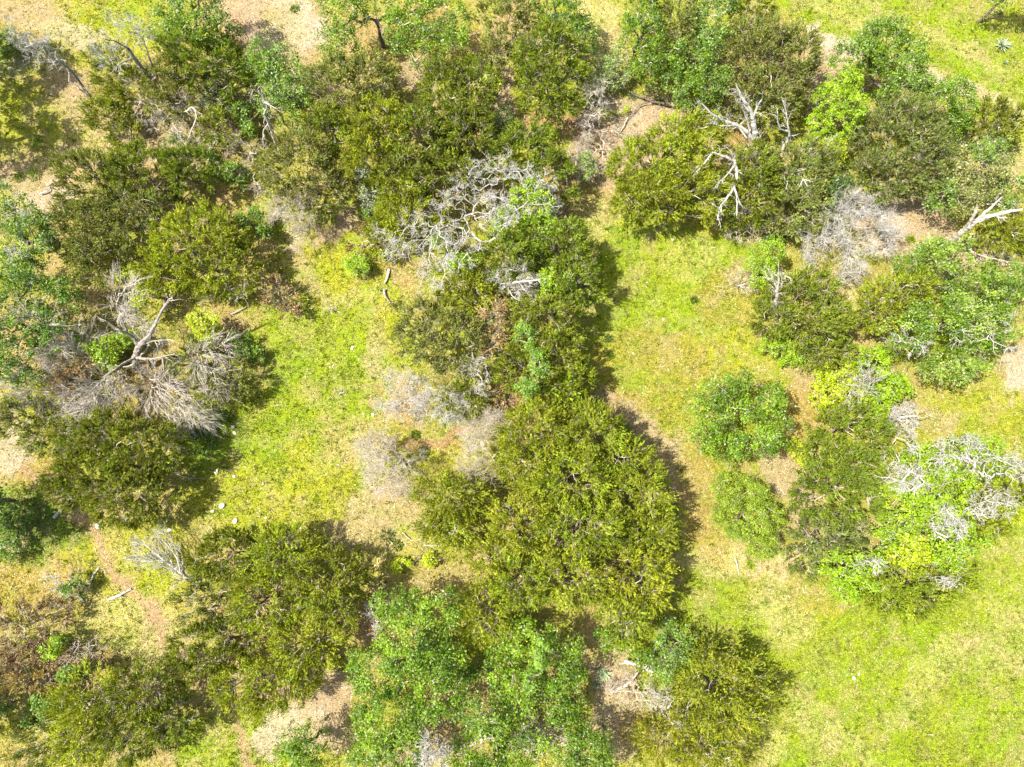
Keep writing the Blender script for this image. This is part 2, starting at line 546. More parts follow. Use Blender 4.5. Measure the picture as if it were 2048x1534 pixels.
gx_, gy_ = scatter(310000, 4)
col, cov = ground_field(gx_, gy_)
clump = fbm(gx_, gy_, .45, 71, 3)
keep = rng.random(len(gx_)) < np.clip(cov * (clump * 2.6 - .45), 0.02, 1)
gx_, gy_, col, cov, clump = gx_[keep], gy_[keep], col[keep], cov[keep], clump[keep]
n = len(gx_)
lv = Leaves()
p = np.stack((gx_, gy_, ground_z(gx_, gy_)), 1)
gcol = col * .6 + (GREEN * .6 + YELLOW * .4) * .4
gcol = gcol * (0.72 + .6 * clump[:, None])
straw = rng.random((n, 1)) < .22
gcol = np.where(straw, STRAW * .6 + TAN * .4, gcol)
for k in range(2):
    d = norm(np.stack((rng.normal(size=n) * .75, rng.normal(size=n) * .75, np.full(n, .8)), 1))
    lv.tris(p + rng.normal(size=(n, 3)) * (.03, .03, 0), d, rng.uniform(.07, .15, n), rng.uniform(.035, .07, n), gcol * rng.uniform(.6, 1.45, (n, 1)))
g = lv.build('grass', M['grass'])
tag(g, 'short yellow green meadow grass covering the clearings', None, None, 'stuff')

# taller weeds in looser patches
gx_, gy_ = scatter(60000, 14)
col, cov = ground_field(gx_, gy_)
pat = fbm(gx_, gy_, 1.6, 81, 3)
keep = (pat > .55) & (rng.random(len(gx_)) < cov * .9)
gx_, gy_ = gx_[keep], gy_[keep]
n = len(gx_)
hue = rng.random((n, 1))
wc = np.array((.14, .20, .02)) * (1 - hue) + np.array((.28, .26, .035)) * hue
p = np.stack((gx_, gy_, ground_z(gx_, gy_)), 1)
lv = Leaves()
for k in range(5):
    d = norm(np.stack((rng.normal(size=n) * .8, rng.normal(size=n) * .8, np.full(n, .7)), 1))
    q = p + np.stack((rng.normal(size=n) * .05, rng.normal(size=n) * .05, rng.uniform(0, .14, n)), 1)
    lv.quads(q, d, rnd_dirs(n), rng.uniform(.08, .15, n), rng.uniform(.03, .055, n), wc * rng.uniform(.75, 1.2, (n, 1)))
# taller single clumps of grass that stand above the turf
gx_, gy_ = scatter(9000, 34)
col, cov = ground_field(gx_, gy_)
keep = rng.random(len(gx_)) < cov * .95
gx_, gy_ = gx_[keep], gy_[keep]
n = len(gx_)
hue = rng.random((n, 1))
wc = np.array((.13, .21, .008)) * (1 - hue) + np.array((.26, .30, .02)) * hue
p = np.stack((gx_, gy_, ground_z(gx_, gy_)), 1)
size = rng.uniform(.5, 1.5, n)
for k in range(9):
    d = norm(np.stack((rng.normal(size=n) * .7, rng.normal(size=n) * .7, np.full(n, .9)), 1))
    lv.tris(p + rng.normal(size=(n, 3)) * (.05, .05, 0), d, rng.uniform(.14, .26, n) * size, rng.uniform(.03, .05, n) * size, wc * rng.uniform(.75, 1.2, (n, 1)))
g = lv.build('weeds', M['grass'])
tag(g, 'low leafy weeds growing in loose patches through the grass', None, None, 'stuff')

# dry straw, fallen leaves and twigs on the bare soil
gx_, gy_ = scatter(90000, 24)
col, cov = ground_field(gx_, gy_)
keep = rng.random(len(gx_)) < np.clip(1.05 - cov, .06, .9)
gx_, gy_, col = gx_[keep], gy_[keep], col[keep]
n = len(gx_)
hue = rng.random((n, 1))
lc = np.where(hue < .45, np.array((.55, .47, .36)), np.where(hue < .75, np.array((.35, .22, .12)), np.array((.17, .13, .09))))
p = np.stack((gx_, gy_, ground_z(gx_, gy_) + .02), 1)
lv = Leaves()
d = norm(np.stack((rng.normal(size=n), rng.normal(size=n), rng.normal(size=n) * .25), 1))
long_ = rng.random(n) < .3
lv.quads(p, d, norm(np.stack((rng.normal(size=n) * .4, rng.normal(size=n) * .4, np.ones(n)), 1)),
         np.where(long_, rng.uniform(.18, .5, n), rng.uniform(.05, .11, n)), np.where(long_, .022, rng.uniform(.03, .06, n)), lc * rng.uniform(.7, 1.15, (n, 1)))
g = lv.build('leaf_litter', M['litter'])
tag(g, 'dry leaves, straw and small twigs littering the bare soil', None, None, 'stuff')

# ------------------------------------------------------------------ plant generators
PAL = {
    'yolive': ((0.208, 0.258, 0.010), (0.305, 0.340, 0.028)),
    'olive': ((0.145, 0.196, 0.012), (0.222, 0.266, 0.026)),
    'dull': ((0.16, 0.2, 0.034), (0.25, 0.265, 0.065)),
    'dgreen': ((0.07, 0.16, 0.005), (0.115, 0.21, 0.008)),
    'green': ((0.085, 0.175, 0.004), (0.155, 0.250, 0.008)),
    'bluegreen': ((0.11, 0.205, 0.018), (0.18, 0.275, 0.04)),
    'grey': ((.165, .215, .090), (.250, .300, .150)),
    'paleoak': ((0.17, 0.265, 0.018), (0.27, 0.36, 0.055)),
    'bright': ((0.19, 0.32, 0.004), (0.29, 0.42, 0.01)),
    'lime': ((0.3, 0.39, 0.004), (0.41, 0.48, 0.008)),
    'green2': ((.135,.240,.006),(.220,.330,.016)),
    'brown': ((0.24, 0.19, 0.055), (0.32, 0.24, 0.08)),
    'rust': ((0.25, 0.155, 0.06), (0.34, 0.225, 0.1)),
    'straw': ((.30, .27, .10), (.36, .33, .14)),
}


def lobes3d(lobes, h, low=.12):
    out = []
    for lb in lobes:
        px, py = lb[0], lb[1]
        rx = lb[2]
        ry = lb[3] if len(lb) > 3 else rx
        hh = h * (lb[4] if len(lb) > 4 else 1) * rng.uniform(.93, 1.05)
        zc = hh * .5
        c_ = at(px, py, zc)
        dist = (CAM_H - zc) / (CT if True else 1)
        dd = np.linalg.norm(c_ - np.array((0, 0, CAM_H)))
        cosang = 1 / math.sqrt(1 + ((px - 1024) ** 2 + (py - 767) ** 2) / FPX ** 2)
        s = dd * cosang / FPX
        vy = 1 / max(.75, (CAM_H - zc) / dd)
        out.append((c_[0], c_[1], rx * s, ry * s, low * hh, hh))
    return out


def sample_surface(L3, spacing, sparse=0.0, inner=.25, dmin=-.35):
    """clump centres over the crown's uneven shell, with outward directions"""
    P, D = [], []
    for i, (cx, cy, Rx, Ry, zb, zt) in enumerate(L3):
        zc = zb + .42 * (zt - zb)
        area = 2 * math.pi * Rx * Ry * 1.1 + 2 * math.pi * max(Rx, Ry) * (zt - zb) * .35
        n = max(5, int(area / spacing ** 2))
        d = rnd_dirs(int(n * 1.8))
        d = d[d[:, 2] > dmin][:n]
        n = len(d)
        az = np.arctan2(d[:, 1], d[:, 0])
        lump = 1 + .10 * np.sin(3 * az + rng.uniform(0, 6.3)) + .07 * np.sin(5 * az + rng.uniform(0, 6.3)) + .05 * np.sin(9 * az + rng.uniform(0, 6.3))
        rad = np.where(rng.random(n) < inner, rng.uniform(.45, .8, n), rng.uniform(.82, 1.04, n)) * lump
        up = (zt - zc) * np.where(d[:, 2] > 0, 1, 1.0)
        dn = (zc - zb)
        sz = np.where(d[:, 2] > 0, up, dn)
        q = np.stack((cx + d[:, 0] * Rx * rad, cy + d[:, 1] * Ry * rad, zc + d[:, 2] * sz * np.minimum(rad, 1.08)), 1)
        keep = rng.random(n) > sparse
        for j, o in enumerate(L3):
            if j == i:
                continue
            oz = o[4] + .42 * (o[5] - o[4])
            e = ((q[:, 0] - o[0]) / o[2]) ** 2 + ((q[:, 1] - o[1]) / o[3]) ** 2 + ((q[:, 2] - oz) / np.where(q[:, 2] > oz, o[5] - oz, oz - o[4] + .3)) ** 2
            keep &= e > .5
        nr = norm(np.stack((d[:, 0] / Rx, d[:, 1] / Ry, d[:, 2] / max(.5, zt - zc)), 1))
        P.append(q[keep]); D.append(nr[keep])
    P, D = np.concatenate(P), np.concatenate(D)
    P[:, 2] = np.maximum(P[:, 2], .12)
    return P, D


def grow_tree(base, targets, alpha=.35, trunk_h=1.0, jit=.12):
    """connects targets into one branching skeleton; returns nodes, parent index"""
    nodes = [np.array(base, float)]
    par = [-1]
    nt = max(2, int(trunk_h / .45))
    lean = rng.normal(size=3) * (.12, .12, 0)
    for k in range(1, nt + 1):
        nodes.append(np.array(base) + np.array((0, 0, trunk_h * k / nt)) + lean * k / nt * trunk_h + rng.normal(size=3) * (.04, .04, 0))
        par.append(len(nodes) - 2)
    plen = [i * trunk_h / nt for i in range(nt + 1)]
    order = np.argsort(np.linalg.norm(targets - nodes[-1], axis=1))
    arr = np.zeros((len(targets) * 3 + nt + 4, 3))
    arr[:len(nodes)] = nodes
    pl = np.zeros(len(arr)); pl[:len(nodes)] = plen
    n = len(nodes)
    for ti in order:
        t = targets[ti]
        dd = np.linalg.norm(arr[:n] - t, axis=1)
        cost = dd + alpha * pl[:n]
        cost[:max(1, nt - 1)] += 3
        j = int(np.argmin(cost))
        dist = dd[j]
        k = 1 if dist < .7 else (2 if dist < 2.0 else 3)
        prev = j
        if n + k >= len(arr):
            break
        for s_ in range(1, k + 1):
            q = arr[j] + (t - arr[j]) * s_ / k
            if s_ < k:
                q = q + rng.normal(size=3) * jit * min(dist, 1.5)
                q[2] = max(q[2], .1)
            arr[n] = q
            par.append(prev)
            pl[n] = pl[prev] + dist / k
            prev = n
            n += 1
    return arr[:n].copy(), np.array(par[:n]), nt


def pipe(nodes, par, tip=.008, power=2.3):
    w = np.zeros(len(nodes)) + tip ** power
    for i in range(len(nodes) - 1, 0, -1):
        w[par[i]] += w[i]
    return w ** (1 / power)


def branches(root, origin, nodes, par, nt, rad, mat, limb_min=.03, max_limbs=7, kink=.1, tmul=1.0):
    """trunk and each main limb are parts of their own, the rest is one part of twigs"""
    n = len(nodes)
    sub = np.full(n, -1)
    for i in range(nt + 1, n):
        sub[i] = i if par[i] <= nt else sub[par[i]]
    roots_, cnt = np.unique(sub[sub >= 0], return_counts=True)
    main = roots_[np.argsort(-rad[roots_])][:max_limbs]
    parts = {'trunk': Wood(), 'twigs': Wood()}
    for r_ in main:
        parts[int(r_)] = Wood()
    a, b_ = nodes[par[1:]], nodes[1:]
    ra, rb = np.minimum(rad[par[1:]], rad[1:] * 1.25), rad[1:]
    mid = (a + b_) / 2 + rng.normal(size=a.shape) * kink * np.linalg.norm(b_ - a, axis=1, keepdims=True)
    if nt:
        t = parts['trunk'].tube(nodes[:nt + 1], rad[0] * 1.25 * tmul, rad[nt] * 1.02 * tmul, 7)
    key = np.empty(n - 1, dtype=object)
    for i in range(1, n):
        if i <= nt:
            key[i - 1] = None
        elif rad[i] > limb_min and int(sub[i]) in parts:
            key[i - 1] = int(sub[i])
        else:
            key[i - 1] = 'twigs'
    for k, w in parts.items():
        sel = np.array([kk == k for kk in key])
        if sel.any():
            sides = 3 if k == 'twigs' else 5
            rm = (ra + rb) / 2
            w.prisms(a[sel], mid[sel], ra[sel], rm[sel], sides)
            w.prisms(mid[sel], b_[sel], rm[sel], rb[sel], sides)
    for k, w in parts.items():
        nm = k if isinstance(k, str) else 'limb'
        if nm == 'twigs':
            continue
        w.build(nm, mat, root, origin)
    return parts['twigs']


def twigging(w, P, D, n, length, r, spread=.8, levels=2, droop=0.0, flex=.35):
    """fine twigs sprouting at points P along directions D"""
    n = int(n)
    idx = rng.integers(0, len(P), n)
    p, d = P[idx], norm(D[idx] + rnd_dirs(n) * spread)
    l = length * rng.uniform(.5, 1.2, n)
    for lv_ in range(levels):
        mid = p + d * (l * .5)[:, None]
        d2 = norm(d + rnd_dirs(len(p)) * flex + np.array((0, 0, -droop)))
        tip = mid + d2 * (l * .5)[:, None]
        if lv_ == levels - 1:
            w.spikes(p, tip, r * .9)
            break
        w.prisms(p, mid, r, r * .7, 3)
        w.spikes(mid, tip, r * .7)
        if lv_ < levels - 1:
            k = 3
            pp = np.concatenate([p + (mid - p) * rng.uniform(.3, 1, (len(p), 1)), mid, mid + (tip - mid) * rng.uniform(.2, .9, (len(p), 1))])
            dd = norm(np.concatenate([d, d2, d2]) + rnd_dirs(len(pp)) * spread * .9)
            p, d, l = pp, dd, np.concatenate([l] * 3) * rng.uniform(.35, .7, len(pp))
            r = r * .75


def centre(L3):
    w = np.array([l[2] * l[3] for l in L3])
    x = sum(l[0] * ww for l, ww in zip(L3, w)) / w.sum()
    y = sum(l[1] * ww for l, ww in zip(L3, w)) / w.sum()
    return np.array((x, y, float(ground_z(x, y))))


def cedar(name, label, cat, group, h, lobes, pal, sparse=.1, twigs=.5, spacing=.52, dens=1.0, base=None, low=.12, spray=1.0):
    L3 = lobes3d(lobes, h, low)
    L3 = [(a, b_, max(.25, c_ * 1.05 - .1), max(.25, d * 1.05 - .1), e, f - .2) for a, b_, c_, d, e, f in L3]
    o = centre(L3) if base is None else at(*base, 0)
    root = empty(name, o)
    tag(root, label, cat, group)
    P, D = sample_surface(L3, spacing, sparse)
    # skeleton
    k = min(len(P), 60)
    sel = rng.permutation(len(P))[:k]
    nodes, par, nt = grow_tree(o, P[sel] - D[sel] * .15, .45, min(1.0, h * .2))
    rad = pipe(nodes, par, .011, 2.2)
    tw = branches(root, o, nodes, par, nt, rad, M['bark'], .035, 5, tmul=.9)
    if twigs > 0:
        twigging(tw, P - D * .25, norm(D + np.array((0, 0, .3))), int(len(P) * 1.4 * twigs), .6, .010, .9, 2)
    t_ = tw.build('twigs', M['deadtan'], root, o)
    if t_: t_['kind'] = 'stuff'
    # sprays
    c0, c1 = np.array(PAL[pal][0]), np.array(PAL[pal][1])
    nc = len(P)
    cc = c0 + (c1 - c0) * rng.random((nc, 1))
    cc = cc * np.array((rng.uniform(.92, 1.04), rng.uniform(.97, 1.05), 1)) * rng.uniform(.9, 1.14)
    cc = cc * rng.uniform(.68, 1.26, (nc, 1)) * (1 + rng.normal(size=(nc, 3)) * .03)
    lv = Leaves()
    ns = 9
    up = np.array((0, 0, 1.))
    main = norm(D * .75 + up * .5 + rnd_dirs(nc) * .3)
    sp = np.repeat(P, ns, 0) + rng.normal(size=(nc * ns, 3)) * .10 * spray
    sd = norm(np.repeat(main, ns, 0) + rnd_dirs(nc * ns) * .52)
    sl = rng.uniform(.22, .55, nc * ns) * spray
    sc = np.repeat(cc, ns, 0) * rng.uniform(.85, 1.15, (nc * ns, 1))
    nl = int(8 * dens)
    t = np.tile(np.linspace(0, .92, nl), nc * ns)
    pp = np.repeat(sp, nl, 0) + np.repeat(sd * sl[:, None], nl, 0) * t[:, None]
    dd = norm(np.repeat(sd, nl, 0) + rnd_dirs(len(pp)) * .75)
    ll = rng.uniform(.10, .19, len(pp)) * (1.15 - .4 * t)
    lv.tris(pp, dd, ll, ll * .52, np.repeat(sc, nl, 0))
    lv.build('crown', M['rust'] if pal == 'rust' else M['cedar'], root, o)
    return root


def leafy(name, label, cat, group, h, lobes, pal, sparse=.1, twigs=.15, spacing=.5, leaf=.12, per=46, flat=.5, mat='oak', ball=.33,
          base=None, low=.28, limb=None, deadtop=0, second=None):
    L3 = lobes3d(lobes, h, low)
    L3 = [(a, b_, max(.15, c_ * 1.05 - ball * .4), max(.15, d * 1.05 - ball * .4), e, max(e + .15, f - ball * .6)) for a, b_, c_, d, e, f in L3]
    o = centre(L3) if base is None else at(*base, 0)
    root = empty(name, o)
    tag(root, label, cat, group)
    P, D = sample_surface(L3, spacing, sparse, .3)
    k = min(len(P), 90)
    sel = rng.permutation(len(P))[:k]
    nodes, par, nt = grow_tree(o, P[sel] - D[sel] * .1, .3, min(1.6, h * .28), .16)
    rad = pipe(nodes, par, .012, 2.1)
    tw = branches(root, o, nodes, par, nt, rad, M['bark'], .035, 6, tmul=.95)
    if twigs > 0:
        twigging(tw, P, norm(D + np.array((0, 0, .3))), int(len(P) * 2 * twigs), .5, .009, .9, 2)
    t_ = tw.build('twigs', M['deadgrey'], root, o)
    if t_: t_['kind'] = 'stuff'
    c0, c1 = np.array(PAL[pal][0]), np.array(PAL[pal][1])
    nc = len(P)
    cc = c0 + (c1 - c0) * rng.random((nc, 1))
    if second:
        s0, s1 = np.array(PAL[second][0]), np.array(PAL[second][1])
        m2 = (vnoise(P[:, 0], P[:, 1], .9, 5) > .55)[:, None]
        cc = np.where(m2, s0 + (s1 - s0) * rng.random((nc, 1)), cc)
    cc = cc * rng.uniform(.75, 1.2, (nc, 1))
    brad = ball * rng.uniform(.6, 1.35, nc)
    lv = Leaves()
    off = rnd_dirs(nc * per)
    off[:, 2] = np.where(off[:, 2] < -.3, -off[:, 2], off[:, 2])
    rr = (rng.random(nc * per) ** .45)
    stretch = rng.uniform(.7, 1.35, (nc, 3)) * (1, 1, .75)
    pp = np.repeat(P, per, 0) + off * (rr * np.repeat(brad, per))[:, None] * np.repeat(stretch, per, 0)
    nrm = norm(off * .6 + np.array((0, 0, 1.)) * flat + rnd_dirs(len(pp)) * .8)
    dd = norm(np.cross(nrm, rnd_dirs(len(pp))))
    ll = leaf * rng.uniform(.6, 1.25, len(pp))
    lv.quads(pp, dd, nrm, ll, ll * .62, np.repeat(cc, per, 0) * rng.uniform(.8, 1.2, (len(pp), 1)))
    lv.build('crown', M[mat], root, o)
    return root


def dead(name, label, cat, group, h, lobes, mat='deadgrey', style='lacy', n=110, tw_n=1500, tlen=.5, tr=.011, tip=.011, base=None, low=.15,
         traced=None, alpha=None, limbs=7, limb_mat=None, power=None):
    L3 = lobes3d(lobes, h, low)
    o = centre(L3) if base is None else np.array((*at(*base, 0)[:2], 0.))
    root = empty(name, o)
    tag(root, label, cat, group)
    P, D = sample_surface(L3, .4, 0, .5, -.2)
    sel = rng.permutation(len(P))[:n]
    P, D = P[sel], D[sel]
    if style == 'lacy':
        al, jit, spread, flex, droop, lv_ = .25, .17, 1.0, .5, 0, 3
    else:
        al, jit, spread, flex, droop, lv_ = .75, .07, .34, .25, .12, 3
        tlen *= 1.5; tw_n *= .5; tr *= 1.3
    if alpha is not None: al = alpha
    nodes, par, nt = grow_tree(o, P, al, min(1.3, h * .25), jit)
    rad = pipe(nodes, par, tip, power or (2.45 if style == 'lacy' else 2.2))
    tw = branches(root, o, nodes, par, nt, rad, M[mat], .028, limbs, kink=.12 if style == 'lacy' else .05)
    if traced:
        for pts, r0, r1 in traced:
            w = Wood()
            pp = w.tube([at(*q) for q in pts], r0, r1, 7, .012)
            w.build('limb', M[limb_mat or mat], root, o)
            dirs = norm(np.gradient(pp, axis=0))
            twigging(tw, pp[len(pp) // 3:], dirs[len(pp) // 3:], max(4, len(pp) // 2), .7, .02, .9, 2, 0, .6)
    dirs = norm(nodes[1:] - nodes[par[1:]])
    dirs = norm(dirs + rnd_dirs(len(dirs)) * .2 + np.array((0, 0, .15)))
    far_ = rad[1:] < np.percentile(rad[1:], 75)
    twigging(tw, nodes[1:][far_], dirs[far_], max(10, int(tw_n) // 7), tlen, tr, spread, lv_, droop, flex)
    t_ = tw.build('twigs', M[mat], root, o)
    if t_: t_['kind'] = 'stuff'
    return root


